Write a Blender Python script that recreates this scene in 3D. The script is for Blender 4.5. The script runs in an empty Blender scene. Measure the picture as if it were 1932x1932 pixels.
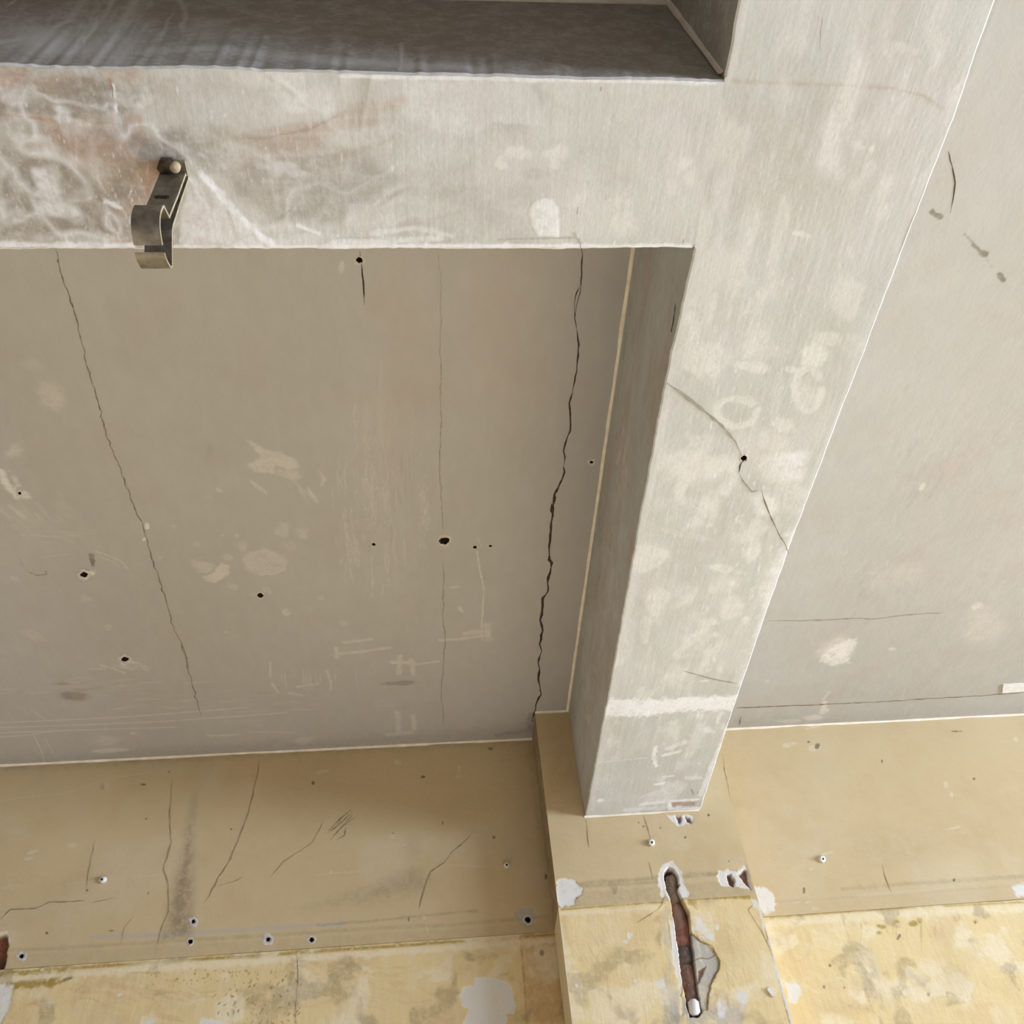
import bpy, math, random
import numpy as np
from mathutils import Matrix, Vector

# ------------------------------------------------------------------ camera
SC = 1.5                                   # metres per unit of the measured room
CAMP = np.array([0.0, 0.0, 1.5])
YAW, PITCH, ROLL, FPX = 0.12726, 0.81056, -0.12021, 1692.38
Fv = np.array([math.sin(YAW)*math.cos(PITCH), math.cos(YAW)*math.cos(PITCH), math.sin(PITCH)])
Rv = np.cross(Fv, [0, 0, 1]); Rv /= np.linalg.norm(Rv); Uv = np.cross(Rv, Fv)
R2 = math.cos(ROLL)*Rv + math.sin(ROLL)*Uv
U2 = -math.sin(ROLL)*Rv + math.cos(ROLL)*Uv
scene = bpy.context.scene
cd = bpy.data.cameras.new('camera'); cam = bpy.data.objects.new('camera', cd)
scene.collection.objects.link(cam)
m = Matrix.Identity(4)
for i in range(3):
    m[i][0], m[i][1], m[i][2], m[i][3] = R2[i], U2[i], -Fv[i], CAMP[i]
cam.matrix_world = m
cd.sensor_fit = 'HORIZONTAL'; cd.sensor_width = 36; cd.lens = 36*FPX/1932
cd.clip_start = 0.02; scene.camera = cam

# ------------------------------------------------------------------ sky, lights, exposure
w = bpy.data.worlds.new('sky'); scene.world = w; w.use_nodes = True
bg = w.node_tree.nodes['Background']; bg.inputs[0].default_value = (0.80, 0.87, 1.0, 1); bg.inputs[1].default_value = 1.0
scene.view_settings.view_transform = 'Standard'; scene.view_settings.look = 'None'
scene.view_settings.gamma = 1; scene.view_settings.use_curve_mapping = False
scene.view_settings.exposure = 0.0
WIN = dict(x=6.2, y0=-2.9, y1=1.9, z0=0.95, z1=2.40)       # window in the right wall
ld = bpy.data.lights.new('window_daylight', 'AREA'); ld.shape = 'RECTANGLE'
ld.size = WIN['y1']-WIN['y0']; ld.size_y = WIN['z1']-WIN['z0']; ld.energy = 570; ld.color = (0.83, 0.96, 1.18)
lo = bpy.data.objects.new('window_daylight', ld); scene.collection.objects.link(lo)
lo.location = (WIN['x']+0.12, (WIN['y0']+WIN['y1'])/2, (WIN['z0']+WIN['z1'])/2)
lo.rotation_euler = (0, math.pi/2, 0)
lo.rotation_euler = Matrix(((0, 0, 1), (1, 0, 0), (0, 1, 0))).to_euler()
sd = bpy.data.lights.new('fill_sun', 'SUN'); sd.energy = 44.0; sd.angle = 0.01; sd.color = (0.96, 0.98, 1.06)  # unseen sun added for its floor patch, which bounces up to the ceilings
so = bpy.data.objects.new('fill_sun', sd); scene.collection.objects.link(so)
so.rotation_euler = Vector((-0.90, 0.33, -0.25)).to_track_quat('-Z', 'Y').to_euler()

# ------------------------------------------------------------------ helpers
def at(px, py, axis, val):
    """point where the sight line of a photo pixel meets the plane axis = val"""
    d = Fv + (px-966)/FPX*R2 - (py-966)/FPX*U2
    t = (val-CAMP[axis])/d[axis]
    return CAMP + t*d

HC = 1.0*SC+1.5            # ceiling height
SZ = 0.77708*SC+1.5        # beam underside
CY, DY = 0.24032*SC, 0.39443*SC
PY, WY = 1.48386*SC, 1.57652*SC
AX, BX = 0.25312*SC, 0.46273*SC
EX, GX = 0.18726*SC, 0.52341*SC
FZ = 0.61831*SC+1.5
XL, XR, YF = -3.2, 6.2, -3.4

def srgb(r, g, b):
    f = lambda c: (c/255/12.92) if c/255 <= .04045 else ((c/255+.055)/1.055)**2.4
    return (f(r), f(g), f(b), 1)

def hash2(i, j, s):
    n = (i*374761393 + j*668265263 + s*974634777) & 0xFFFFFFFF
    n = ((n ^ (n >> 13))*1274126177) & 0xFFFFFFFF
    n = n ^ (n >> 16)
    return (n & 0xFFFF)/65535.0
def vn(u, v, sc, seed=0):
    """smooth value noise, -1..1"""
    u = np.asarray(u)*sc; v = np.asarray(v)*sc
    i = np.floor(u).astype(np.int64); j = np.floor(v).astype(np.int64)
    a = u-i; b = v-j; a = a*a*(3-2*a); b = b*b*(3-2*b)
    h = lambda p, q: hash2(p & 0xFFFF, q & 0xFFFF, seed)
    return ((h(i, j)*(1-a)+h(i+1, j)*a)*(1-b)+(h(i, j+1)*(1-a)+h(i+1, j+1)*a)*b)*2-1
def fbm(u, v, sc, seed=0, o=3):
    r = 0; a = 1.0; t = 0
    for k in range(o):
        r = r+a*vn(u, v, sc*2**k, seed+k*17); t += a; a *= .5
    return r/t
def smooth(x, lo, hi):
    t = np.clip((x-lo)/(hi-lo), 0, 1); return t*t*(3-2*t)

CH = {'L': 0, 'W': 1, 'D': 2, 'B': 3, 'K': 4, 'R': 5, 'G': 6}

class Block:
    """one flat face of a surface as a fine grid that carries wear, dirt and relief"""
    def __init__(s, P, N, ax):
        s.P = P; s.N = np.array(N, float); s.ax = ax
        s.axis = [k for k in range(3) if k not in ax][0]
        s.val = float(P[P.shape[0]//2, P.shape[1]//2, s.axis])
        s.F = np.zeros(P.shape[:2]+(8,), np.float32); s.H = np.zeros(P.shape[:2])
        s.U = P[..., ax[0]]; s.V = P[..., ax[1]]; s.kill = []
    def uv(s, x, y):
        p = at(x, y, s.axis, s.val); return np.array([p[s.ax[0]], p[s.ax[1]]])
    def scale(s, x, y):
        return (np.linalg.norm(s.uv(x+1, y)-s.uv(x, y))*np.linalg.norm(s.uv(x, y+1)-s.uv(x, y)))**.5
    def sub(s, lo, hi):
        r = np.where((s.U.max(1) >= lo[0]) & (s.U.min(1) <= hi[0]))[0] if s.first_is_u() else np.where((s.V.max(1) >= lo[1]) & (s.V.min(1) <= hi[1]))[0]
        c = np.where((s.V.max(0) >= lo[1]) & (s.V.min(0) <= hi[1]))[0] if s.first_is_u() else np.where((s.U.max(0) >= lo[0]) & (s.U.min(0) <= hi[0]))[0]
        if len(r) == 0 or len(c) == 0: return None
        return (slice(r[0], r[-1]+1), slice(c[0], c[-1]+1))
    def first_is_u(s):
        return abs(s.U[-1, 0]-s.U[0, 0]) > abs(s.U[0, -1]-s.U[0, 0])
    def put(s, sl, ch, m, k, h):
        f = s.F[sl]
        if ch: f[..., CH[ch]] = np.maximum(f[..., CH[ch]], m*k)
        if h: s.H[sl] = s.H[sl]+m*h*0.001
    def relief(s, v):
        u, w_ = v[s.ax[0]], v[s.ax[1]]
        if s.first_is_u():
            i = int(np.argmin(abs(s.U[:, s.U.shape[1]//2]-u))); j = int(np.argmin(abs(s.V[i]-w_)))
            if s.U.shape[1] < 400: i = i
        else:
            j = int(np.argmin(abs(s.V[0]-w_))) if abs(s.V[0, -1]-s.V[0, 0]) > 1e-6 else int(np.argmin(abs(s.U[0]-u)))
            i = int(np.argmin(abs(s.U[:, j]-u))) if abs(s.V[0, -1]-s.V[0, 0]) > 1e-6 else int(np.argmin(abs(s.V[:, j]-w_)))
        return float(s.H[max(i-1, 0):i+2, max(j-1, 0):j+2].max())
    def stroke(s, ch, k, wpx, pts, soft=.6, rough=.3, h=0, taper=False):
        q = np.array([s.uv(*p) for p in pts]); sc = s.scale(*pts[len(pts)//2]); wd = wpx*sc/2
        mg = wd*(1+soft)+.004
        sl = s.sub(q.min(0)-mg, q.max(0)+mg)
        if sl is None: return
        U, V = s.U[sl], s.V[sl]; d = np.full(U.shape, 9.0)
        n = len(q)-1
        for i in range(n):
            a, b = q[i], q[i+1]; e = b-a; L = max(e@e, 1e-12)
            t = np.clip(((U-a[0])*e[0]+(V-a[1])*e[1])/L, 0, 1)
            dd = np.hypot(U-a[0]-t*e[0], V-a[1]-t*e[1])
            if taper: dd = dd/np.maximum(.25, 1-np.abs((i+t)/n*2-1)**2)
            d = np.minimum(d, dd)
        d = d*(1+rough*fbm(U, V, 90, 5))
        s.put(sl, ch, 1-smooth(d, wd*(1-soft), wd*(1+soft)), k, h)
    def blob(s, ch, k, cx, cy, rx, ry, ang=0, soft=.4, rough=.35, h=0):
        ca, sa = math.cos(math.radians(ang)), math.sin(math.radians(ang))
        c = s.uv(cx, cy); A = s.uv(cx+rx*ca, cy+rx*sa)-c; B = s.uv(cx-ry*sa, cy+ry*ca)-c
        M = np.linalg.inv(np.array([A, B]).T); R = (np.abs(A)+np.abs(B))*(1+soft+rough)
        sl = s.sub(c-R, c+R)
        if sl is None: return
        U, V = s.U[sl]-c[0], s.V[sl]-c[1]
        d = np.hypot(M[0, 0]*U+M[0, 1]*V, M[1, 0]*U+M[1, 1]*V)
        d = d+rough*fbm(s.U[sl], s.V[sl], 1.2/max(np.linalg.norm(A), np.linalg.norm(B), .004), int(cx))
        s.put(sl, ch, 1-smooth(d, 1-soft, 1+soft*.6), k, h)
    def poly(s, ch, k, pts, soft=2.0, rough=2.5, h=0, rs=120):
        q = np.array([s.uv(*p) for p in pts]); sc = s.scale(*pts[0]); mg = (soft+rough)*sc*2+.003
        sl = s.sub(q.min(0)-mg, q.max(0)+mg)
        if sl is None: return
        U0, V0 = s.U[sl], s.V[sl]
        U = U0+rough*sc*fbm(U0, V0, rs, 3); V = V0+rough*sc*fbm(U0, V0, rs, 9)
        d = np.full(U.shape, 9.0); ins = np.zeros(U.shape, bool); n = len(q)
        for i in range(n):
            a, b = q[i], q[(i+1) % n]; e = b-a; L = max(e@e, 1e-12)
            t = np.clip(((U-a[0])*e[0]+(V-a[1])*e[1])/L, 0, 1)
            d = np.minimum(d, np.hypot(U-a[0]-t*e[0], V-a[1]-t*e[1]))
            if abs(b[1]-a[1]) > 1e-12:
                ins ^= ((a[1] > V) != (b[1] > V)) & (U < (b[0]-a[0])*(V-a[1])/(b[1]-a[1])+a[0])
        d = np.where(ins, d, -d)
        s.put(sl, ch, smooth(d, -soft*sc, soft*sc), k, h)
    def fibres(s, ch, k, cx, cy, rx, ry, ang, n, ln, wpx=2, seed=1, curve=4):
        rg = random.Random(seed); ca, sa = math.cos(math.radians(ang)), math.sin(math.radians(ang))
        for _ in range(n):
            x = cx+rg.gauss(0, rx*.5); y = cy+rg.gauss(0, ry*.5); l = ln*rg.uniform(.4, 1.3)
            bx = rg.uniform(-curve, curve)
            p = [(x-ca*l/2, y-sa*l/2), (x-sa*bx, y+ca*bx), (x+ca*l/2, y+sa*l/2)]
            s.stroke(ch, k*rg.uniform(.4, 1), wpx*rg.uniform(.7, 1.6), p, .7, .3, taper=True)

def spaced(a, b, fa, fb, fine, coarse=.15):
    """grid lines from a to b, fine between fa and fb"""
    fa, fb = max(a, fa), min(b, fb); out = []
    if fa > a: out.append(np.linspace(a, fa, max(2, int((fa-a)/coarse)+1))[:-1])
    out.append(np.linspace(fa, fb, max(2, int(round((fb-fa)/fine))+1)))
    if fb < b: out.append(np.linspace(fb, b, max(2, int((b-fb)/coarse)+1))[1:])
    return np.concatenate(out)

def plane_block(axis, val, us, vs, N, ax):
    P = np.zeros((len(us), len(vs), 3)); P[..., axis] = val
    P[..., ax[0]] = us[:, None]; P[..., ax[1]] = vs[None, :]
    return Block(P, N, ax)

def link(o, parent=None):
    scene.collection.objects.link(o)
    if parent: o.parent = parent
    return o
def tag(o, label=None, cat=None, group=None, kind=None):
    if label: o['label'] = label
    if cat: o['category'] = cat
    if group: o['group'] = group
    if kind: o['kind'] = kind
    return o

def build_blocks(name, blocks, mat, parent=None):
    VS, QS, F1, F2 = [], [], [], []; off = 0
    for b in blocks:
        P = b.P+b.H[..., None]*b.N
        n, mm = P.shape[:2]; idx = np.arange(n*mm).reshape(n, mm)+off
        q = np.stack([idx[:-1, :-1], idx[1:, :-1], idx[1:, 1:], idx[:-1, 1:]], -1).reshape(-1, 4)
        e1 = b.P[-1, 0]-b.P[0, 0]; e2 = b.P[0, -1]-b.P[0, 0]
        if np.cross(e1, e2)@b.N < 0: q = q[:, ::-1]
        if b.kill:
            cu = (b.U[:-1, :-1]+b.U[1:, 1:])/2; cv = (b.V[:-1, :-1]+b.V[1:, 1:])/2
            k = np.ones(cu.shape, bool)
            for (c, r) in b.kill: k &= np.hypot(cu-c[0], cv-c[1]) > r
            q = q[k.reshape(-1)]
        VS.append(P.reshape(-1, 3)); QS.append(q); off += n*mm
        F1.append(b.F[..., :4].reshape(-1, 4)); F2.append(b.F[..., 4:].reshape(-1, 4))
    V = np.concatenate(VS).astype(np.float32); Q = np.concatenate(QS).astype(np.int32)
    me = bpy.data.meshes.new(name)
    me.vertices.add(len(V)); me.vertices.foreach_set('co', V.ravel())
    me.loops.add(Q.size); me.loops.foreach_set('vertex_index', Q.ravel())
    me.polygons.add(len(Q)); me.polygons.foreach_set('loop_start', np.arange(0, Q.size, 4, dtype=np.int32))
    me.polygons.foreach_set('use_smooth', np.ones(len(Q), bool))
    me.update(calc_edges=True)
    for nm, F in (('wear_shade', F1), ('dirt', F2)):
        at_ = me.attributes.new(nm, 'FLOAT_COLOR', 'POINT')
        at_.data.foreach_set('color', np.concatenate(F).astype(np.float32).ravel())
    me.materials.append(mat)
    return link(bpy.data.objects.new(name, me), parent)

def mesh(name, verts, faces, mat, parent=None, smoothed=False):
    me = bpy.data.meshes.new(name); me.from_pydata([tuple(map(float, v)) for v in verts], [], faces)
    me.materials.append(mat); me.validate(); me.update()
    if smoothed: me.polygons.foreach_set('use_smooth', [True]*len(me.polygons))
    return link(bpy.data.objects.new(name, me), parent)

def boxes(bl):
    vs, fs = [], []
    for (a, b) in bl:
        o = len(vs)
        for x in (a[0], b[0]):
            for y in (a[1], b[1]):
                for z in (a[2], b[2]): vs.append((x, y, z))
        fs += [[o+i for i in f] for f in ((0, 1, 3, 2), (4, 6, 7, 5), (0, 4, 5, 1), (2, 3, 7, 6), (0, 2, 6, 4), (1, 5, 7, 3))]
    return vs, fs

# ------------------------------------------------------------------ materials
class NT:
    def __init__(s, name, rough=.85):
        s.m = bpy.data.materials.new(name); s.m.use_nodes = True; s.t = s.m.node_tree
        s.b = s.t.nodes['Principled BSDF']; s.b.inputs['Roughness'].default_value = rough
        s.b.inputs['Specular IOR Level'].default_value = .25
        s.co = s.t.nodes.new('ShaderNodeTexCoord').outputs['Object']
    def n(s, kind, **kw):
        x = s.t.nodes.new(kind)
        for k, v in kw.items(): setattr(x, k, v)
        return x
    def put(s, sock, v):
        if hasattr(v, 'links') or isinstance(v, bpy.types.NodeSocket): s.t.links.new(v, sock)
        else: sock.default_value = v
    def noise(s, scale, detail=3, rough=.55, stretch=(1, 1, 1), dist=0, off=(0, 0, 0)):
        mp = s.n('ShaderNodeMapping'); s.t.links.new(s.co, mp.inputs[0]); mp.inputs['Scale'].default_value = stretch
        mp.inputs['Location'].default_value = off
        x = s.n('ShaderNodeTexNoise'); s.t.links.new(mp.outputs[0], x.inputs['Vector'])
        x.inputs['Scale'].default_value = scale; x.inputs['Detail'].default_value = detail
        x.inputs['Roughness'].default_value = rough; x.inputs['Distortion'].default_value = dist
        return x.outputs['Fac']
    def ramp(s, v, lo, hi, a=0., b=1.):
        x = s.n('ShaderNodeMapRange', interpolation_type='SMOOTHSTEP'); s.put(x.inputs[0], v)
        for i, q in enumerate((lo, hi, a, b)): x.inputs[i+1].default_value = q
        return x.outputs[0]
    def math(s, op, a, b=0.):
        x = s.n('ShaderNodeMath', operation=op); s.put(x.inputs[0], a); s.put(x.inputs[1], b); return x.outputs[0]
    def mix(s, f, a, b):
        x = s.n('ShaderNodeMix', data_type='RGBA'); s.put(x.inputs[0], f); s.put(x.inputs[6], a); s.put(x.inputs[7], b)
        return x.outputs[2]
    def chans(s):
        r = {}
        for nm, ks in (('wear_shade', 'LWDB'), ('dirt', 'KRG')):
            a = s.n('ShaderNodeAttribute', attribute_name=nm); sp = s.n('ShaderNodeSeparateColor')
            s.t.links.new(a.outputs['Color'], sp.inputs[0])
            for i, k in enumerate(ks[:3]): r[k] = sp.outputs[i]
            if len(ks) > 3: r[ks[3]] = a.outputs['Alpha']
        return r
    def bump(s, hs, dist=.001, strength=1):
        prev = None
        for h, d in hs:
            b = s.n('ShaderNodeBump'); s.put(b.inputs['Height'], h); b.inputs['Distance'].default_value = d
            b.inputs['Strength'].default_value = strength
            if prev: s.t.links.new(prev, b.inputs['Normal'])
            prev = b.outputs[0]
        s.t.links.new(prev, s.b.inputs['Normal'])
    def done(s, col): s.put(s.b.inputs['Base Color'], col); return s.m

def plaster(name, c1, c2, c3, light, white, dark, brown, olive, brick=srgb(150, 92, 76), grey=srgb(186, 182, 174),
            streak=(1, 1, 1), streak_amt=.25, grain=.0006, mott=.5, speck=0):
    t = NT(name); c = t.chans()
    col = t.mix(t.ramp(t.noise(2.3, 4, .6), .32, .68), c1, c2)
    col = t.mix(t.math('MULTIPLY', t.ramp(t.noise(7, 5, .65, off=(3, 1, 2)), .45, .72), mott), col, c3)
    st = t.noise(60, 4, .6, stretch=streak)
    col = t.mix(t.ramp(st, .35, .75, 0, streak_amt), col, light)
    fine = t.noise(140, 3, .6); mid = t.noise(38, 4, .65)
    edge = t.math('ADD', t.math('MULTIPLY', fine, .45), t.math('MULTIPLY', mid, .75))      # about .6
    def mk(k, lo=.35, hi=.75):
        # mask broken up by the noise, half soft
        a = t.math('MULTIPLY', c[k], t.ramp(edge, .38, .72, .55, 1.15))
        return t.ramp(a, 0, 1, 0, 1)
    if speck:
        col = t.mix(t.ramp(t.noise(230, 2, .5), .68, .78, 0, speck), col, dark)
    col = t.mix(mk('K'), col, olive)
    col = t.mix(mk('B'), col, brown)
    col = t.mix(mk('G'), col, grey)
    col = t.mix(mk('L'), col, light)
    col = t.mix(mk('D'), col, dark)
    col = t.mix(mk('W'), col, white)
    br = t.mix(t.ramp(mid, .4, .6), brick, srgb(112, 84, 68))
    col = t.mix(c['R'], col, br)
    # a very fine grain of the paint itself
    col = t.mix(t.ramp(t.noise(420, 2, .6), .3, .75, 0, .10), col, c3)
    t.bump([(st, grain*1.2), (fine, grain), (t.noise(9, 4, .6), .0022)])
    return t.done(col)

M_ceil = plaster('ceiling_plaster', srgb(180, 178, 172), srgb(176, 174, 167), srgb(176, 166, 155), srgb(208, 203, 193), srgb(224, 221, 216),
                 srgb(128, 120, 108), srgb(186, 160, 140), srgb(160, 150, 120), streak=(.6, .25, 1), streak_amt=.12, grain=.00025, mott=.45)
M_beam = plaster('beam_plaster', srgb(196, 200, 198), srgb(186, 190, 187), srgb(203, 200, 202), srgb(216, 217, 216), srgb(230, 234, 240),
                 srgb(150, 143, 134), srgb(180, 156, 140), srgb(196, 146, 116), streak=(1.6, .12, 1), streak_amt=.30, grain=.0003, mott=.6)
M_wall = plaster('wall_plaster', srgb(209, 187, 148), srgb(204, 183, 142), srgb(198, 174, 133), srgb(218, 203, 174), srgb(228, 225, 219),
                 srgb(120, 108, 90), srgb(170, 128, 88), srgb(158, 134, 66), streak=(.5, 1, .5), streak_amt=.12, grain=.0004, mott=.5)
M_yel = plaster('old_yellow_paint', srgb(231, 209, 156), srgb(226, 202, 149), srgb(216, 192, 146), srgb(238, 224, 192), srgb(228, 225, 219),
                srgb(150, 132, 100), srgb(196, 152, 112), srgb(168, 142, 66), streak=(1.2, 1, .2), streak_amt=.3, grain=.0007, mott=.8)

def simple(name, c1, c2, scale=40, rough=.8, metal=0, bump=.0005, lo=.35, hi=.65):
    t = NT(name, rough); n = t.noise(scale, 4, .6)
    t.b.inputs['Metallic'].default_value = metal
    t.bump([(n, bump)])
    return t.done(t.mix(t.ramp(n, lo, hi), c1, c2))
M_crack = simple('crack_dark', srgb(52, 42, 34), srgb(80, 66, 54), 120)
M_hair = simple('hairline_brown', srgb(152, 140, 122), srgb(128, 114, 96), 90)
M_pencil = simple('pencil_grey', srgb(168, 164, 156), srgb(150, 146, 138), 90)
M_hair2 = simple('hairline_light', srgb(150, 142, 128), srgb(116, 104, 90), 60)
M_hairw = simple('hairline_tan', srgb(172, 150, 118), srgb(150, 128, 98), 90)
M_hairp = simple('hairline_pale', srgb(170, 162, 150), srgb(150, 142, 130), 90)
M_pit = simple('pit_dark', srgb(40, 32, 26), srgb(66, 54, 44), 200)
M_rim = simple('pit_rim', srgb(214, 210, 206), srgb(190, 184, 174), 150, bump=.002)
M_bead = simple('caulk', srgb(244, 236, 220), srgb(232, 220, 196), 30)
M_beadg = simple('caulk_grey', srgb(238, 228, 218), srgb(226, 214, 202), 30)
M_plug = simple('plug_plastic', srgb(228, 226, 220), srgb(214, 210, 202), 90, .5)
M_pipe = simple('white_plastic', srgb(238, 238, 240), srgb(228, 228, 230), 60, .4)
M_steel = simple('tarnished_steel', srgb(142, 134, 120), srgb(106, 98, 86), 60, .45, .55, .0006, .3, .7)
M_edge = simple('bare_steel_edge', srgb(216, 204, 176), srgb(188, 172, 142), 80, .4, .6)
M_bolt = simple('bolt_steel', srgb(96, 84, 70), srgb(70, 58, 48), 90, .45, .7, .001)
M_bolthead = simple('paint_dab', srgb(206, 190, 158), srgb(180, 162, 130), 90)
M_floor = simple('floor_screed', srgb(150, 142, 130), srgb(140, 132, 120), 4)
M_room = simple('room_wall_paint', srgb(170, 158, 138), srgb(160, 148, 128), 5)
M_dark = simple('dark_room_paint', srgb(96, 86, 74), srgb(88, 78, 66), 5)
M_frame = simple('window_frame_paint', srgb(226, 224, 218), srgb(216, 214, 206), 20)
M_tab = simple('white_filler', srgb(232, 231, 229), srgb(222, 220, 216), 60)

# ------------------------------------------------------------------ cracks and holes
def crack(parent, blk, pts, wpx, mat, jit=1.5, step=9, seed=0, off=.0004, vary=.6, label=None):
    rg = random.Random(seed+int(pts[0][0])); P = []
    for i in range(len(pts)-1):
        (x0, y0), (x1, y1) = pts[i], pts[i+1]; L = math.hypot(x1-x0, y1-y0); n = max(1, int(L/step))
        for k in range(n):
            t = k/n; P.append((x0+(x1-x0)*t+(rg.uniform(-jit, jit) if k else 0), y0+(y1-y0)*t+(rg.uniform(-jit, jit)*.5 if k else 0)))
    P.append(pts[-1]); vs = []; n = len(P)
    W = [blk.uv(*p) for p in P]; sc = blk.scale(*P[n//2])
    for i, c in enumerate(W):
        d = W[min(i+1, n-1)]-W[max(i-1, 0)]; d = d/(np.linalg.norm(d)+1e-9); nn = np.array([-d[1], d[0]])
        hw = wpx*sc/2*(1+rg.uniform(-vary, vary))*(min(1, .25+i/3, .25+(n-1-i)/3))
        for sg in (-1, 1):
            v = np.zeros(3); v[blk.ax[0]], v[blk.ax[1]] = c+sg*hw*nn; v[blk.axis] = blk.val; vs.append(v+blk.N*(off*.25+.0005+blk.relief(v)))
    fs = [(2*i, 2*i+1, 2*i+3, 2*i+2) for i in range(n-1)]
    o = mesh('crack', vs, fs, mat, parent)
    if label: o['label'] = label
    return o
def hole(parent, blk, x, y, r, rim=1.5, depth=.014, ry=None, seed=0, rimmat=None, base=0.0, name='drill_hole', ang=0):
    """a drilled pit: chipped flange, wall and dark bottom let into an opening of the surface"""
    rg = random.Random(seed+int(x*7+y)); c = blk.uv(x, y); sc = blk.scale(x, y); ry = ry or r; K = 16
    blk.kill.append((c, max(min(r, ry)*sc-.0002, .0008)))
    rad = [1+rg.uniform(-.22, .22) for _ in range(K)]; rad2 = [1+rg.uniform(-.25, .35) for _ in range(K)]
    ca, sa = math.cos(ang), math.sin(ang)
    p0_ = np.zeros(3); p0_[blk.ax[0]], p0_[blk.ax[1]] = c; hz = blk.relief(p0_)
    def ring(k, e, h):
        out = []
        for i in range(K):
            a = 2*math.pi*i/K; q = k*rad[i]*(1 if not e else 1)
            px_, py_ = r*q*math.cos(a), ry*q*math.sin(a)
            if e: px_ += e*rad2[i]*math.cos(a); py_ += e*rad2[i]*math.sin(a)
            px_, py_ = px_*ca-py_*sa, px_*sa+py_*ca
            p = blk.uv(x+px_, y+py_); v = np.zeros(3)
            v[blk.ax[0]], v[blk.ax[1]] = p; v[blk.axis] = blk.val; out.append(v+blk.N*(h+base+hz))
        return out
    e = max(rim*r*.5, .0026/sc)
    rings = [ring(1, e, .0001), ring(1, e*.4, .0009), ring(1, 0, .0003), ring(.86, 0, -depth*.5), ring(.6, 0, -depth)]
    vs = [v for g in rings for v in g]; fs = []
    for j in range(4):
        for i in range(K): fs.append((j*K+i, j*K+(i+1) % K, (j+1)*K+(i+1) % K, (j+1)*K+i))
    fs.append(tuple(range(4*K, 5*K)))
    o = mesh(name, vs, fs, rimmat or M_rim, parent); o.data.materials.append(M_pit)
    for i, p in enumerate(o.data.polygons):
        if i >= 2*K: p.material_index = 1
    return o

def bead(parent, p0, p1, n1, n2, r, mat, name='caulk_bead'):
    """a small cove of filler along the corner p0-p1, spreading r along n1 and n2"""
    p0, p1 = np.array(p0, float), np.array(p1, float); n1, n2 = np.array(n1, float), np.array(n2, float)
    N = max(2, int(np.linalg.norm(p1-p0)/.03)); vs = []; rg = random.Random(int(abs(p0.sum())*100))
    for i in range(N+1):
        c = p0+(p1-p0)*i/N; q = r*(1+rg.uniform(-.15, .15))
        for a, b in ((1, 0), (.45, .12), (.12, .45), (0, 1)): vs.append(c+n1*q*a+n2*q*b+(n1+n2)*.0002)
    fs = []
    for i in range(N):
        for j in range(3): fs.append((4*i+j, 4*i+4+j, 4*i+5+j, 4*i+1+j))
    return mesh(name, vs, fs, mat, parent, True)

# ------------------------------------------------------------------ CEILING
cb = plane_block(2, HC, spaced(XL, XR, -1.50, 2.15, .0028), spaced(YF, WY+.02, .50, WY+.02, .0028), (0, 0, -1), (0, 1))
# soft general wear
cb.H += .0012*fbm(cb.U, cb.V, 5, 40)
S = cb
for a in [(95, 745, 34, 26, 40, .55), (25, 850, 26, 12, -35, .6), (60, 690, 30, 14, 20, .3), (120, 960, 40, 18, 30, .25), (545, 1085, 95, 80, 0, .16),
          (735, 1085, 60, 130, 0, .22), (640, 1110, 30, 80, 0, .14), (700, 800, 45, 120, 0, .18), (40, 1010, 80, 60, 0, .2), (1770, 830, 50, 120, 30, .12),
          (1580, 1225, 36, 20, -20, .7), (1860, 1180, 50, 40, 0, .4), (1590, 1215, 22, 16, 0, .5), (1700, 1085, 70, 24, -15, .3), (1560, 700, 60, 200, 15, .12)]:
    S.blob('L', a[5], a[0], a[1], a[2], a[3], a[4], .7, .5)
# wiped patches of filler in the left bay
S.poly('L', .6, [(466, 826), (485, 838), (507, 850), (530, 852), (560, 868), (566, 884), (545, 888), (520, 878), (517, 896), (500, 892), (478, 890), (462, 878), (492, 862), (472, 840)], 4, 4)
S.poly('L', .5, [(520, 884), (560, 888), (575, 902), (550, 906), (522, 896)], 6, 5)
for p, wd, k in [([(580, 920), (600, 950)], 9, .6), ([(600, 885), (612, 905), (604, 920)], 8, .5), ([(560, 915), (580, 945)], 7, .4), ([(470, 905), (500, 930)], 8, .5),
                 ([(492, 918), (504, 934)], 6, .6), ([(407, 920), (420, 928)], 9, .6), ([(540, 895), (572, 925), (596, 945)], 5, .4), ([(384, 940), (402, 934)], 5, .3)]:
    S.stroke('L', k, wd, p, .6, .5, taper=True)
S.poly('L', .5, [(455, 1056), (470, 1040), (500, 1034), (530, 1042), (545, 1058), (540, 1075), (515, 1086), (490, 1086), (466, 1074)], 4, 5)
S.stroke('D', .12, 6, [(480, 1062), (510, 1060), (528, 1066)], .7, .4)
S.poly('L', .75, [(380, 1090), (398, 1080), (420, 1062), (434, 1068), (432, 1084), (412, 1098), (390, 1098)], 3, 4)
S.poly('L', .5, [(357, 1056), (385, 1056), (408, 1068), (395, 1080), (372, 1080)], 6, 5)
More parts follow.
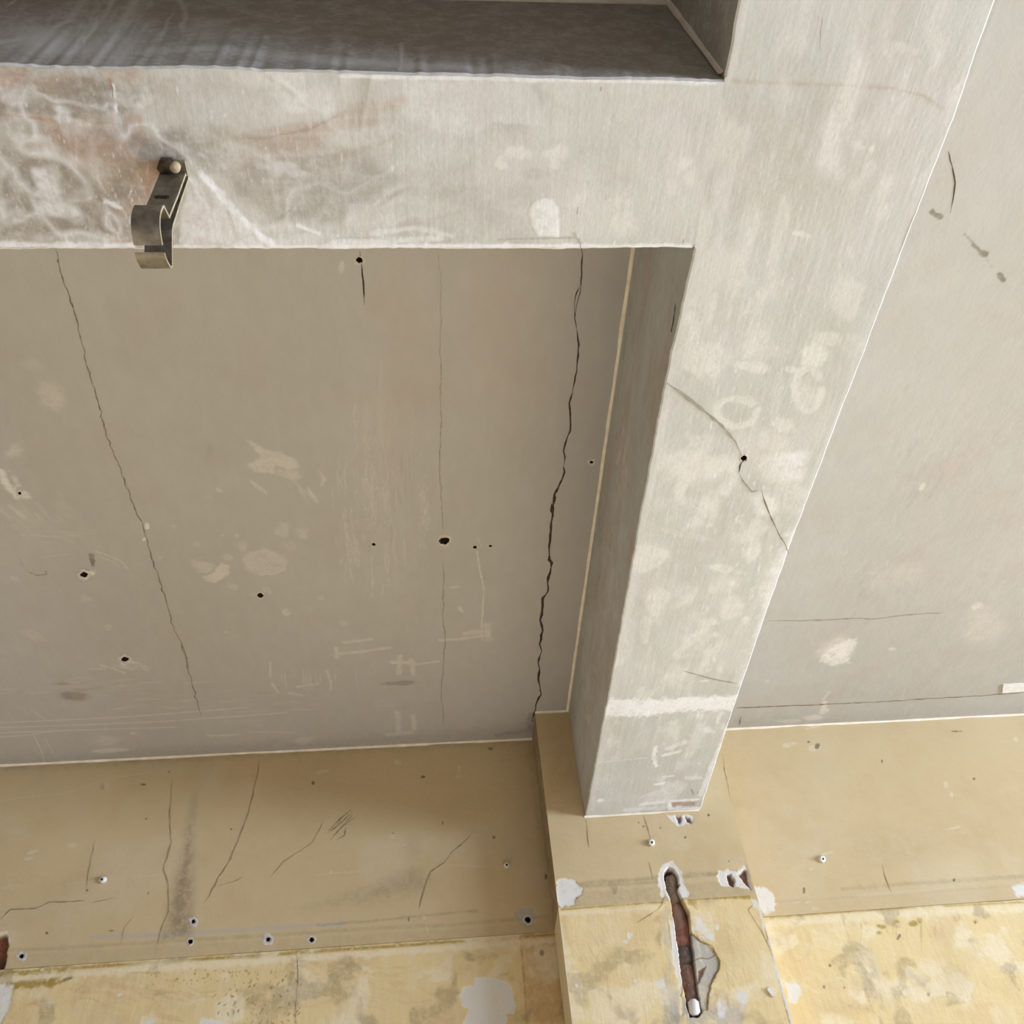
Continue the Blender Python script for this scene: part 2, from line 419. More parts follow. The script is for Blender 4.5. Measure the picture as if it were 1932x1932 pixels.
for a in [(532, 1000, 15, 14, .5), (570, 1003, 16, 13, .6), (545, 1030, 18, 10, .4), (459, 1028, 8, 11, .6), (448, 1010, 5, 5, .5), (420, 1010, 5, 4, .5), (372, 1028, 10, 6, .45),
          (430, 1052, 12, 7, .5), (440, 1108, 14, 7, .5), (505, 1114, 10, 7, .6), (480, 1122, 12, 6, .4), (541, 1156, 9, 7, .7), (605, 1127, 9, 6, .45), (648, 1176, 10, 6, .5),
          (585, 1148, 7, 5, .4), (426, 1193, 4, 3, .6), (160, 1130, 12, 8, .5), (205, 1185, 10, 7, .45), (28, 1092, 9, 6, .6), (65, 1199, 26, 9, .45), (302, 1051, 4, 3, .5),
          (328, 993, 4, 3, .5), (378, 1051, 3, 2, .5)]:
    S.blob('L', a[4]*.8, a[0], a[1], a[2], a[3], 15, .5, .6)
S.fibres('L', .45, 60, 980, 60, 40, 45, 26, 55, 4, 3); S.fibres('L', .4, 120, 1010, 60, 20, 5, 14, 60, 4, 4)
S.stroke('W', .8, 14, [(0, 890), (14, 915), (30, 932), (50, 934)], .7, .6, h=.6); S.stroke('L', .7, 9, [(25, 900), (36, 915)], .6, .5)
S.stroke('L', .6, 10, [(20, 955), (45, 975)], .6, .5)
S.stroke('L', .6, 3, [(178, 1040), (205, 1048), (228, 1058), (242, 1074)], .5, .3); S.stroke('L', .5, 3, [(185, 1048), (212, 1060), (225, 1070)], .5, .3)
S.stroke('L', .5, 3, [(40, 1010), (90, 1012), (150, 1010)], .6, .4); S.stroke('L', .35, 3, [(80, 1052), (130, 1045)], .6, .4)
S.blob('W', .7, 165, 1083, 18, 7, -12, .5, .4, h=.8); S.blob('W', .8, 278, 992, 5, 7, 0, .4, .4, h=1); S.blob('W', .6, 272, 1018, 4, 4, 0, .4, .3)
S.stroke('D', .7, 3, [(56, 1080), (70, 1086), (88, 1084), (86, 1078)], .5, .4); S.stroke('D', .8, 7, [(173, 1047), (175, 1066)], .5, .5)
S.stroke('D', .35, 3, [(38, 1055), (44, 1070), (56, 1082)], .6, .4)
S.blob('W', .75, 236, 1248, 16, 10, 0, .5, .6, h=.8); S.fibres('L', .7, 250, 1256, 40, 10, 10, 22, 18, 3, 8)
S.stroke('L', .6, 4, [(190, 1255), (215, 1262), (235, 1270)], .6, .4); S.stroke('L', .6, 3, [(170, 1262), (200, 1262)], .6, .4)
# dark rubs low in the left bay, with light scratches along the wall
S.blob('D', .55, 140, 1313, 28, 9, 3, .6, .5); S.blob('D', .35, 160, 1300, 55, 6, -6, .7, .5); S.blob('D', .4, 115, 1290, 22, 4, 0, .7, .4)
S.blob('D', .5, 750, 1289, 34, 5, -2, .5, .5)
S.fibres('L', .5, 200, 1300, 160, 30, -3, 30, 60, 3, 9); S.fibres('L', .4, 420, 1330, 300, 40, -4, 40, 70, 3, 10)
for p in ([(0, 1364), (250, 1352), (470, 1335)], [(0, 1373), (300, 1362), (540, 1345)], [(0, 1383), (120, 1378), (330, 1372)], [(0, 1391), (60, 1386), (110, 1378)], [(390, 1388), (450, 1386)],
          [(470, 1381), (555, 1382)], [(395, 1389), (440, 1388)]):
    S.stroke('L', .55, 3.2, p, .5, .3)
S.blob('L', .75, 210, 1416, 36, 5, -2, .3, .4); S.blob('L', .4, 200, 1398, 30, 12, 0, .6, .5); S.blob('L', .8, 251, 1384, 6, 3, 0, .4, .3); S.blob('L', .6, 575, 1397, 22, 8, -5, .5, .6)
S.stroke('L', .5, 3, [(64, 1388), (76, 1412), (84, 1438)], .5, .3); S.stroke('L', .4, 3, [(84, 1392), (100, 1420)], .5, .3); S.stroke('L', .45, 3, [(60, 1340), (90, 1360)], .5, .3)
for p, wd in [([(634, 1222), (636, 1240)], 7), ([(636, 1234), (690, 1228), (735, 1222)], 7), ([(830, 1208), (880, 1204), (918, 1198)], 6), ([(918, 1180), (922, 1206)], 12), ([(880, 1196), (910, 1190)], 12),
              ([(650, 1212), (700, 1206)], 7), ([(740, 1250), (780, 1250)], 8), ([(780, 1254), (828, 1248)], 5), ([(755, 1238), (752, 1270)], 8), ([(776, 1245), (780, 1272)], 7), ([(750, 1345), (752, 1380)], 8),
              ([(780, 1350), (782, 1375)], 7), ([(732, 1386), (775, 1382)], 9), ([(850, 1108), (866, 1107)], 4), ([(866, 1145), (872, 1153)], 5), ([(510, 1250), (510, 1278)], 4), ([(618, 1265), (624, 1290)], 4),
              ([(560, 1296), (600, 1290)], 5), ([(513, 1290), (524, 1306)], 5), ([(545, 1308), (570, 1312)], 6)]:
    S.stroke('L', .6, wd, p, .6, .5)
S.fibres('L', .6, 575, 1280, 60, 16, 85, 14, 40, 2.5, 11)
S.fibres('B', .35, 735, 850, 75, 150, 92, 60, 90, 4, 12, 10); S.fibres('L', .5, 700, 930, 55, 160, 88, 100, 70, 2.6, 13, 12); S.fibres('D', .3, 735, 900, 60, 140, 88, 34, 55, 2.6, 14)
S.fibres('L', .45, 800, 980, 10, 90, 95, 90, 16, 2.5, 15); S.fibres('L', .5, 660, 1040, 20, 70, 84, 60, 26, 3, 16)
S.stroke('L', .75, 2.6, [(900, 1040), (905, 1075), (913, 1110), (911, 1150), (908, 1185), (910, 1205)], .5, .3); S.stroke('L', .5, 2.4, [(901, 1015), (908, 1030)], .5, .3)
S.blob('B', .3, 950, 620, 120, 220, 0, .9, .4); S.blob('B', .25, 770, 700, 80, 200, 0, .9, .4); S.blob('B', .22, 1060, 1150, 40, 200, 5, .9, .3)
S.blob('D', .18, 395, 855, 9, 26, 10, .6, .4); S.blob('L', .6, 645, 505, 6, 12, 0, .5, .5)
# darker grey line along the wall junction
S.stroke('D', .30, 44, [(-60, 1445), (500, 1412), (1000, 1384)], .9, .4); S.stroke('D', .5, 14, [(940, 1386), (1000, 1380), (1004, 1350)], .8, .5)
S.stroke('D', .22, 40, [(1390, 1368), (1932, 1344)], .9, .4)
# right bay
S.fibres('D', .22, 1740, 870, 60, 120, 120, 60, 60, 7, 21, 6); S.fibres('D', .22, 1640, 1100, 50, 60, 118, 40, 30, 6, 22)
S.fibres('L', .4, 1660, 1085, 40, 20, 120, 36, 14, 4, 23)
S.blob('L', .9, 1740, 918, 5, 9, 30, .5, .4); S.blob('L', .7, 1845, 1143, 12, 8, -10, .5, .5); S.blob('L', .6, 1684, 1225, 9, 4, 0, .5, .4)
S.poly('W', .6, [(1545, 1250), (1560, 1225), (1590, 1210), (1620, 1200), (1612, 1222), (1600, 1240), (1606, 1250), (1575, 1256)], 4, 5, .5)
S.stroke('D', .9, 3.5, [(1569, 1239), (1574, 1234)], .4, .2); S.stroke('L', .8, 5, [(1838, 1150), (1850, 1140)], .5, .4)
for p, wd, k in [([(1758, 400), (1774, 410)], 8, .85), ([(1820, 442), (1838, 460)], 5, .6), ([(1836, 462), (1860, 484)], 6, .7), ([(1852, 478), (1860, 480)], 11, .95), ([(1885, 518), (1893, 528)], 9, .85),
                 ([(1862, 490), (1872, 505)], 3, .4), ([(1778, 408), (1820, 440)], 2.5, .15), ([(1874, 20), (1880, 0)], 8, .4)]:
    S.stroke('D', k, wd, p, .5, .5)
S.blob('L', .8, 1535, 1354, 24, 6, -3, .4, .4, h=.5); S.stroke('L', .8, 8, [(1556, 1325), (1552, 1345), (1560, 1340)], .5, .5); S.blob('L', .5, 1490, 1360, 30, 4, 0, .5, .5)
S.stroke('L', .5, 4, [(1553, 1320), (1565, 1305)], .5, .4); S.blob('L', .4, 1448, 1285, 6, 4, 0, .5, .4)
S.blob('B', .18, 1470, 1050, 40, 240, 18, .9, .3); S.blob('B', .15, 1800, 250, 80, 200, 10, .9, .3)
ceiling_holes = [(678, 491, 7, 1.2), (839, 1020, 9.5, 1.0), (491, 1123, 6, .8), (705, 1027, 3.6, 1), (896, 1032, 3.8, 1.1), (925, 1030, 3, .8), (1116, 872, 3.6, 2.2), (37, 930, 3.6, 2.2), (159, 1084, 7, 1.6), (236, 1243, 6.5, 1.6)]
M_rimc = simple('pit_rim_grey', srgb(205, 197, 184), srgb(186, 176, 160), 150, bump=.001)
hc = []
for i, (x, y, r, rim) in enumerate(ceiling_holes):
    hc.append((x, y, r, rim))
    cb.kill.append((cb.uv(x, y), r*cb.scale(x, y)*.9))
ceiling = build_blocks('ceiling', [cb], M_ceil); tag(ceiling, kind='structure')
for i, (x, y, r, rim) in enumerate(hc):
    hole(ceiling, cb, x, y, r, rim, seed=i, rimmat=M_rim if rim > 1.5 else M_rimc, ry=r*(.72 if r > 5 else .8))
MAIN = [(1094, 455), (1099, 480), (1097, 505), (1096, 540), (1090, 566), (1084, 600), (1088, 622), (1092, 650), (1088, 700), (1080, 740), (1074, 760), (1076, 790), (1076, 812), (1067, 835), (1063, 850), (1066, 862), (1063, 880),
        (1065, 890), (1061, 903), (1054, 918), (1046, 932), (1044, 960), (1040, 985), (1038, 1010), (1036, 1030), (1036, 1056), (1041, 1062), (1038, 1080), (1033, 1100), (1034, 1115), (1024, 1128), (1023, 1150), (1019, 1170),
        (1024, 1190), (1018, 1215), (1022, 1228), (1015, 1250), (1018, 1262), (1016, 1285), (1021, 1310), (1011, 1330), (1008, 1346), (1004, 1362)]
crack(ceiling, cb, MAIN[:7], 1.8, M_crack, 1.2, label='thin upper end of the long dark ceiling crack')
crack(ceiling, cb, MAIN[6:17], 2.2, M_crack, .8)
crack(ceiling, cb, MAIN[16:], 3.0, M_crack, 1.2, 7, label='wide open lower stretch of the dark ceiling crack')
crack(ceiling, cb, [(1041, 950), (1044, 975)], 5.5, M_crack, 1, 6)
crack(ceiling, cb, [(1096, 530), (1084, 570), (1084, 600)], 1.6, M_crack, 2)
crack(ceiling, cb, [(105, 472), (122, 540), (140, 590), (155, 650), (170, 710), (188, 770), (200, 820), (222, 870), (236, 910), (252, 950), (272, 1000), (285, 1050), (300, 1090), (318, 1150), (328, 1190), (342, 1210), (352, 1250), (365, 1300), (380, 1350)],
      1.6, M_hair2, 2.6, 7, label='hairline ceiling crack running down the left bay')
crack(ceiling, cb, [(342, 1210), (350, 1232), (356, 1262)], 2, M_hair, 1.5)
crack(ceiling, cb, [(826, 472), (833, 540), (831, 650), (832, 780), (830, 860), (836, 1000)], 1.4, M_hairp, 2, 10)
crack(ceiling, cb, [(836, 1060), (836, 1150), (840, 1220), (833, 1300), (836, 1372)], 1.4, M_hairp, 2, 10)
crack(ceiling, cb, [(679, 474), (680, 485)], 2.0, M_crack, .5)
crack(ceiling, cb, [(682, 496), (686, 540), (688, 575)], 2.2, M_crack, .6)
crack(ceiling, cb, [(1789, 285), (1798, 322), (1802, 345), (1799, 370), (1793, 402)], 1.8, M_crack, .6)
crack(ceiling, cb, [(1450, 1172), (1560, 1170), (1620, 1166), (1650, 1168), (1710, 1160), (1780, 1156)], 2.0, M_hairp, 1.3, 10)
crack(ceiling, cb, [(1390, 1336), (1480, 1332), (1600, 1327), (1720, 1320), (1860, 1312), (1940, 1305)], 1.8, M_hair, 1.3, 10)
crack(ceiling, cb, [(1398, 1352), (1396, 1368)], 2.4, M_hair, 1.3, 5)
tp = [at(x, y, 2, HC) for (x, y) in ((1892, 1290), (1950, 1287), (1950, 1302), (1890, 1306))]
vs = [p-np.array([0, 0, .0002]) for p in tp]+[p-np.array([0, 0, .004]) for p in tp]
tab = mesh('filler_strip', vs, [(4, 5, 6, 7), (0, 1, 5, 4), (1, 2, 6, 5), (2, 3, 7, 6), (3, 0, 4, 7)], M_tab)
tag(tab, 'small white strip of filler stuck on the ceiling at the right, above the wall', 'filler strip')

# ------------------------------------------------------------------ MAIN BEAM (towards the wall)
def edge_curve(pts, axis_val):
    q = sorted([tuple(at(x, y, 2, axis_val)[:2]) for x, y in pts], key=lambda p: p[1])
    xs = np.array([p[0] for p in q]); ys = np.array([p[1] for p in q])
    return lambda y: np.interp(y, ys, xs, left=None, right=None)
eL = edge_curve([(1397, 0), (1382, 70), (1366, 150), (1310, 469), (1272, 640), (1255, 720), (1240, 800), (1205, 990), (1180, 1130), (1160, 1245), (1134, 1380), (1105, 1540)], SZ)
eR = edge_curve([(1877, 0), (1800, 225), (1725, 417), (1637, 650), (1590, 770), (1498, 1012), (1440, 1175), (1380, 1350), (1322, 1528)], SZ)
ys = spaced(YF, PY, .30, PY, .0022)
def wob(y, s): return .0009*vn(y, y*0+s, 30, 3)+.0006*vn(y, y*0+s, 110, 8)
aL = eL(ys)+wob(ys, 1); aR = eR(ys)+wob(ys, 7)*.6
inj = (ys > CY-.001) & (ys < DY+.001)
ch = np.where(inj, 0, .0025)
sv = np.linspace(0, 1, 150)
def strip(xa, za, xb, zb, N, ax, n=2):
    P = np.zeros((n, len(ys), 3)); t = np.linspace(0, 1, n)[:, None]
    P[..., 0] = xa[None]*(1-t)+xb[None]*t; P[..., 1] = ys[None]; P[..., 2] = za*(1-t)+zb*t; return Block(P, N, ax)
one = np.ones_like(ys)
sof = strip(aL+ch, SZ*one, aR-.003, SZ*one, (0, 0, -1), (0, 1), 150)
chL = strip(aL, (SZ+ch), aL+ch, SZ*one, (-.7, 0, -.7), (0, 1))
chR = strip(aR-.003, SZ*one, aR, SZ+.003*one, (.7, 0, -.7), (0, 1))
webL = strip(AX+(aL-AX)*.0, HC*one, aL, SZ+ch, (-1, 0, 0), (1, 2), 130)
webL.val = AX
webR = strip(aR, SZ+.003*one, BX*one+.02, HC*one, (1, 0, 0), (1, 2), 30)
B = sof
B.H += .0012*fbm(B.U, B.V, 9, 60)
bu = B.U+.03*fbm(B.U, B.V, 9, 311); bv = B.V+.03*fbm(B.U, B.V, 9, 312)
B.F[..., 0] = .7*smooth(fbm(bu*2.2, bv, 9, 313, 5), .05, .5); B.F[..., 2] = .22*smooth(fbm(bu*2, bv*.8, 6, 314, 5), .05, .5)
B.F[..., 1] = .5*smooth(fbm(bu*2, bv*1.4, 18, 315, 4), .25, .55)*smooth(B.V, .9, 1.5)*smooth(B.U, .42, .6)
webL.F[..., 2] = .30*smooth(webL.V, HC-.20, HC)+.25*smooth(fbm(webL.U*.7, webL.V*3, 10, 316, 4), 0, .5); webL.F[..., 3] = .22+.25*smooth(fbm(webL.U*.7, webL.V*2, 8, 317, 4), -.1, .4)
B.fibres('L', .55, 1450, 500, 240, 520, 98, 220, 40, 2.6, 361, 3); B.fibres('D', .3, 1450, 600, 240, 620, 98, 160, 40, 2.6, 362, 3); B.fibres('W', .5, 1420, 960, 120, 260, 98, 160, 16, 3, 363, 3)
chR.F[..., 1] = .9; chL.F[..., 0] = .6
B.stroke('L', .45, 10, [(1410, 0), (1392, 90), (1375, 160)], .8, .8); B.stroke('L', .35, 14, [(1318, 490), (1280, 650), (1250, 800), (1215, 990), (1170, 1240), (1115, 1535)], .8, .6)
B.stroke('W', .25, 12, [(1870, 0), (1720, 417), (1630, 650), (1580, 780), (1490, 1020)], .9, .7)
for p, wd in [([(1380, 152), (1450, 156), (1560, 160), (1680, 166)], 9), ([(1680, 166), (1740, 180), (1780, 205)], 7)]: B.stroke('B', .45, wd, p, .8, .5)
B.stroke('D', .25, 3, [(1380, 152), (1450, 156), (1560, 160), (1690, 166)], .6, .5)
B.blob('B', .25, 1480, 340, 150, 150, 0, .9, .4); B.blob('B', .22, 1620, 330, 60, 110, 10, .9, .4); B.blob('B', .2, 1560, 220, 100, 60, 0, .9, .4)
for a in [(1700, 90, 40, 14, .6), (1680, 95, 14, 16, .6), (1780, 80, 30, 10, .4), (1570, 250, 12, 7, .8), (1627, 230, 10, 7, .55), (1618, 276, 16, 11, .8), (1645, 280, 8, 8, .7), (1570, 296, 20, 8, .75), (1550, 10, 6, 14, .7),
          (1715, 95, 10, 26, .4), (1672, 390, 5, 8, .8), (1510, 442, 20, 6, .7), (1420, 430, 40, 16, .35), (1400, 530, 40, 16, .4), (1380, 550, 20, 10, .4), (1535, 675, 24, 28, .8), (1565, 640, 40, 16, .5), (1610, 655, 30, 30, .35),
          (1600, 560, 36, 50, .5), (1325, 685, 34, 15, .75), (1410, 690, 40, 14, .65), (1495, 698, 22, 6, .6), (1515, 740, 26, 36, .5), (1470, 660, 24, 8, .45), (1305, 730, 18, 18, .3), (1478, 800, 30, 18, .6), (1460, 835, 30, 20, .5),
          (1320, 840, 30, 26, .5), (1400, 830, 20, 16, .3), (1480, 890, 50, 40, .7), (1440, 950, 40, 26, .6), (1425, 1000, 24, 26, .6), (1500, 950, 30, 40, .45), (1350, 880, 20, 12, .4), (1280, 900, 40, 20, .4), (1350, 940, 16, 16, .5),
          (1250, 950, 34, 18, .35), (1320, 985, 20, 10, .6), (1300, 1010, 70, 6, .4), (1360, 1072, 36, 8, .7), (1455, 1090, 30, 50, .45), (1370, 1100, 26, 24, .5), (1380, 1150, 22, 34, .65), (1300, 1120, 60, 12, .3),
          (1240, 1140, 24, 34, .75), (1220, 1190, 12, 22, .7), (1345, 1110, 12, 12, .5), (1470, 1170, 20, 40, .35), (1220, 1260, 30, 14, .3), (1350, 1250, 40, 16, .25)]:
    B.blob('L', a[4], a[0], a[1], a[2], a[3], 12, .5, .6)
B.stroke('W', .55, 20, [(1500, 1010), (1460, 1100), (1425, 1230), (1400, 1290)], .8, .8); B.blob('W', .5, 1490, 880, 40, 30, 0, .7, .7); B.blob('W', .45, 1450, 950, 30, 30, 0, .7, .7)
B.blob('W', .35, 1340, 990, 6, 6, 0, .5, .4)
# round wiped swirls
for cx, cy, rx, ry in ((1388, 778, 38, 26), (1525, 735, 24, 40)):
    pts = [(cx+rx*math.cos(t*.35), cy+ry*math.sin(t*.35)) for t in range(17)]
    B.stroke('L', .7, 16, pts, .6, .6)
B.fibres('L', .4, 1450, 600, 200, 500, 97, 60, 170, 3.2, 31); B.fibres('D', .18, 1500, 350, 200, 300, 100, 80, 110, 3.5, 32); B.fibres('L', .4, 1300, 1050, 130, 300, 97, 50, 90, 3, 33)
B.fibres('W', .35, 1730, 200, 60, 200, 108, 80, 50, 3, 34); B.fibres('D', .2, 1300, 1100, 130, 300, 100, 40, 60, 3, 35)
# white filler band near the wall end
B.poly('W', .95, [(1140, 1340), (1150, 1318), (1250, 1318), (1390, 1312), (1384, 1342), (1300, 1340), (1220, 1350), (1140, 1352)], 7, 7, .6)
B.fibres('D', .75, 1190, 1330, 26, 14, 110, 12, 22, 2.6, 36); B.blob('D', .6, 1290, 1331, 4, 3, 0, .5, .4)
for p, wd, k in [([(1236, 1410), (1232, 1428), (1238, 1446)], 6, .7), ([(1250, 1426), (1280, 1418)], 8, .7), ([(1260, 1412), (1290, 1400)], 12, .5), ([(1320, 1370), (1300, 1420), (1280, 1450)], 16, .35), ([(1236, 1480), (1250, 1478)], 7, .8),
                 ([(1250, 1466), (1268, 1464)], 5, .7), ([(1130, 1438), (1220, 1430)], 3, .4), ([(1130, 1512), (1134, 1510)], 8, .7), ([(1210, 1518), (1260, 1512)], 8, .6), ([(1180, 1528), (1250, 1524)], 9, .5),
                 ([(1262, 1512), (1264, 1527), (1320, 1525)], 6, .9), ([(1262, 1512), (1316, 1508)], 6, .9), ([(1320, 1500), (1345, 1440), (1375, 1370)], 9, .6)]:
    B.stroke('W', k, wd, p, .6, .5, h=.3)
B.poly('B', 1., [(1266, 1515), (1312, 1513), (1310, 1521), (1264, 1523)], 1.5, 2, -1)
B.stroke('D', .7, 3, [(1305, 1490), (1308, 1498)], .5, .3); B.stroke('D', .7, 3, [(1318, 1492), (1316, 1500)], .5, .3)
webL.fibres('L', .4, 1240, 560, 16, 90, 96, 110, 26, 3, 41); webL.fibres('L', .55, 1175, 900, 14, 120, 98, 70, 40, 3.4, 42); webL.fibres('L', .45, 1110, 1330, 12, 100, 80, 70, 20, 3, 43)
webL.fibres('K', .5, 1175, 880, 12, 60, 98, 70, 16, 5, 44); webL.fibres('L', .5, 1150, 1120, 12, 60, 96, 50, 20, 3.4, 45)
webL.F[..., 2] = np.maximum(webL.F[..., 2], .6*(webL.U < CY+.02))  # beam side within the near recess darkened in place of shade
M_hb = [(1403, 865, 6, .9)]
for x, y, r, rim in M_hb: sof.kill.append((sof.uv(x, y), r*sof.scale(x, y)*.9))
sof.H *= smooth(np.broadcast_to(sof.U-sof.U[0], sof.U.shape), 0, .05)
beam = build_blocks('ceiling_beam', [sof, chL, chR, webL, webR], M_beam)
tag(beam, 'deep plastered main beam running from the room to the wall pilaster, mottled pale grey underside', 'beam')
for x, y, r, rim in M_hb: hole(beam, sof, x, y, r, rim, seed=4, rimmat=M_rimc, base=0)
crack(beam, sof, [(1403, 868), (1396, 878), (1394, 892)], 2.4, M_crack, .6, 6, off=.0016)
crack(beam, sof, [(1258, 722), (1290, 745), (1330, 777), (1362, 803), (1388, 834), (1394, 850), (1400, 860)], 4.2, M_pencil, .6, 10, off=.0016, label='pencil-grey crack crossing the beam underside to the drilled hole')
crack(beam, sof, [(1394, 892), (1402, 908), (1418, 928), (1436, 924)], 2.0, M_pencil, .8, 8, off=.0016)
crack(beam, sof, [(1437, 924), (1442, 945), (1452, 970), (1468, 1005), (1482, 1028), (1488, 1045)], 1.8, M_hair, .8, 8, off=.0016)
crack(beam, sof, [(1551, 30), (1548, 70), (1545, 100)], 1.4, M_pencil, 1, 8, off=.0016)
crack(beam, sof, [(1290, 1265), (1340, 1280), (1392, 1289)], 1.4, M_pencil, 1, 8, off=.0016)
crack(beam, webL, [(1276, 572), (1271, 610), (1264, 650), (1257, 690), (1256, 715)], 2.6, M_crack, .8, 8, off=.004)
bead(ceiling, (AX, DY, HC), (AX, PY, HC), (-1, 0, 0), (0, 0, -1), .0062, M_bead)
bead(ceiling, (AX, CY, HC), (AX, YF, HC), (-1, 0, 0), (0, 0, -1), .006, M_beadg)

# ------------------------------------------------------------------ CROSS BEAM (parallel to the wall)
def ecurve_x(pts):
    q = sorted([tuple(at(x, y, 2, SZ)[:2]) for x, y in pts]); xs_ = np.array([p[0] for p in q]); yy = np.array([p[1] for p in q])
    return lambda x: np.interp(x, xs_, yy)
eF = ecurve_x([(-200, 472), (0, 471), (250, 471), (500, 470), (800, 471), (1100, 470), (1309, 468)])
eN = ecurve_x([(-200, 110), (0, 119), (180, 124), (330, 124), (480, 130), (640, 135), (900, 140), (1150, 146), (1364, 150)])
xs = spaced(XL, AX, -1.05, AX, .0022)
cN = eN(xs)+wob(xs, 21)+.0015*vn(xs, xs*0+9, 14, 2)*(xs < -.2); cF = eF(xs)+wob(xs, 25)
def strip2(ya, za, yb, zb, N, ax, n=2):
    P = np.zeros((len(xs), n, 3)); t = np.linspace(0, 1, n)[None]
    P[..., 0] = xs[:, None]; P[..., 1] = ya[:, None]*(1-t)+yb[:, None]*t; P[..., 2] = za[:, None]*(1-t)+zb[:, None]*t; return Block(P, N, ax)
o1 = np.ones_like(xs); c2 = .0025
xend = np.clip((AX-.004-xs)/.02, 0, 1)
P_s = strip2(cN+c2, SZ*o1, cF-.003, SZ*o1, (0, 0, -1), (0, 1), 108)
# the last columns follow the edge of the main beam
for blk_ in (P_s,):
    xe = eL(blk_.P[..., 1])+wob(blk_.P[..., 1], 1)
    t = np.clip((blk_.P[..., 0]-(AX-.05))/.05, 0, 1); blk_.P[..., 0] += t*(xe-AX)
    blk_.U = blk_.P[..., 0]
P_cN = strip2(cN, SZ+c2*o1, cN+c2, SZ*o1, (0, -.7, -.7), (0, 1)); P_cF = strip2(cF-.003, SZ*o1, cF, SZ+.003*o1, (0, .7, -.7), (0, 1))
P_N = strip2(CY*o1, HC*o1, cN, SZ+c2*o1, (0, -1, 0), (0, 2), 120); P_N.val = CY
P_F = strip2(cF, SZ+.003*o1, DY*o1, HC*o1, (0, 1, 0), (0, 2), 20)
X = P_s
X.H += .0018*fbm(X.U, X.V, 9, 80)*smooth(-X.U, -.1, .3)+.0006*fbm(X.U, X.V, 40, 81)*smooth(-X.U, .0, .4)
P_cN.F[..., 0] = .7; P_cF.F[..., 1] = .6
wu = X.U+.05*fbm(X.U, X.V, 7, 301); wv = X.V+.05*fbm(X.U, X.V, 7, 302); lf = smooth(-X.U, -.35, .45)
X.F[..., 0] = np.maximum(X.F[..., 0], .75*smooth(fbm(wu, wv*1.6, 9, 303, 5), .02, .45)*(.45+.55*lf))
X.F[..., 2] = np.maximum(X.F[..., 2], .10+.34*smooth(-X.U, .1, .6)+.5*smooth(fbm(wu, wv*1.8, 8, 304, 5), .05, .5)*(.25+.75*lf))
X.F[..., 3] = np.maximum(X.F[..., 3], .9*smooth(fbm(wu, wv*1.5, 7, 305, 5), -.12, .30)*smooth(-X.U, .1, .5))
X.F[..., 1] = np.maximum(X.F[..., 1], .6*smooth(fbm(wu, wv*1.3, 16, 306, 4), .22, .5)*lf)
rdg = 1-np.abs(fbm(wu, wv*1.4, 8, 307, 4))*9
X.F[..., 1] = np.maximum(X.F[..., 1], .55*np.clip(rdg, 0, 1)*lf); X.H += .0006*np.clip(rdg, 0, 1)*lf
# brown/pink exposed areas on the left
for a in [(150, 160, 120, 24, .75), (60, 170, 90, 20, .5), (90, 265, 110, 24, .55), (200, 330, 90, 36, .55), (160, 290, 60, 24, .5), (220, 390, 50, 30, .5), (390, 430, 34, 30, .55), (260, 250, 18, 40, .8), (245, 210, 30, 26, .45), (330, 150, 40, 16, .4),
          (480, 150, 120, 30, .3), (600, 240, 130, 12, .55), (690, 205, 60, 20, .5), (560, 270, 90, 18, .45), (650, 290, 60, 12, .45), (470, 300, 50, 30, .3), (310, 200, 60, 60, .3), (345, 380, 30, 40, .5), (400, 255, 60, 30, .25), (500, 420, 60, 20, .2), (30, 300, 60, 20, .4)]:
    X.blob('B', a[4], a[0], a[1], a[2], a[3], -6, .8, .7)
X.poly('K', .9, [(252, 300), (270, 304), (300, 302), (300, 330), (284, 350), (276, 372), (268, 350), (256, 325)], 3, 3, -.8)
X.stroke('K', .7, 9, [(206, 150), (214, 170), (216, 200), (210, 232), (225, 262), (250, 300)], .6, .5); X.stroke('K', .9, 6, [(0, 213), (60, 222), (140, 232), (205, 232)], .6, .6)
X.stroke('W', .7, 5, [(213, 160), (219, 190), (219, 215)], .6, .5); X.stroke('G', .6, 15, [(70, 212), (140, 218), (205, 206)], .7, .5); X.stroke('D', .45, 5, [(60, 216), (130, 224), (206, 224)], .6, .4)
X.stroke('D', .9, 6, [(206, 224), (212, 234)], .4, .3); X.stroke('D', .4, 8, [(0, 270), (60, 272), (120, 290)], .7, .6)
X.stroke('L', .6, 16, [(0, 170), (60, 175), (120, 192)], .7, .7); X.stroke('L', .7, 14, [(20, 255), (90, 262)], .8, .7)
X.blob('W', .35, 850, 205, 110, 46, 8, .3, .35); X.poly('W', .35, [(755, 150), (1000, 152), (1030, 240), (940, 230), (880, 260), (756, 212)], 6, 8)
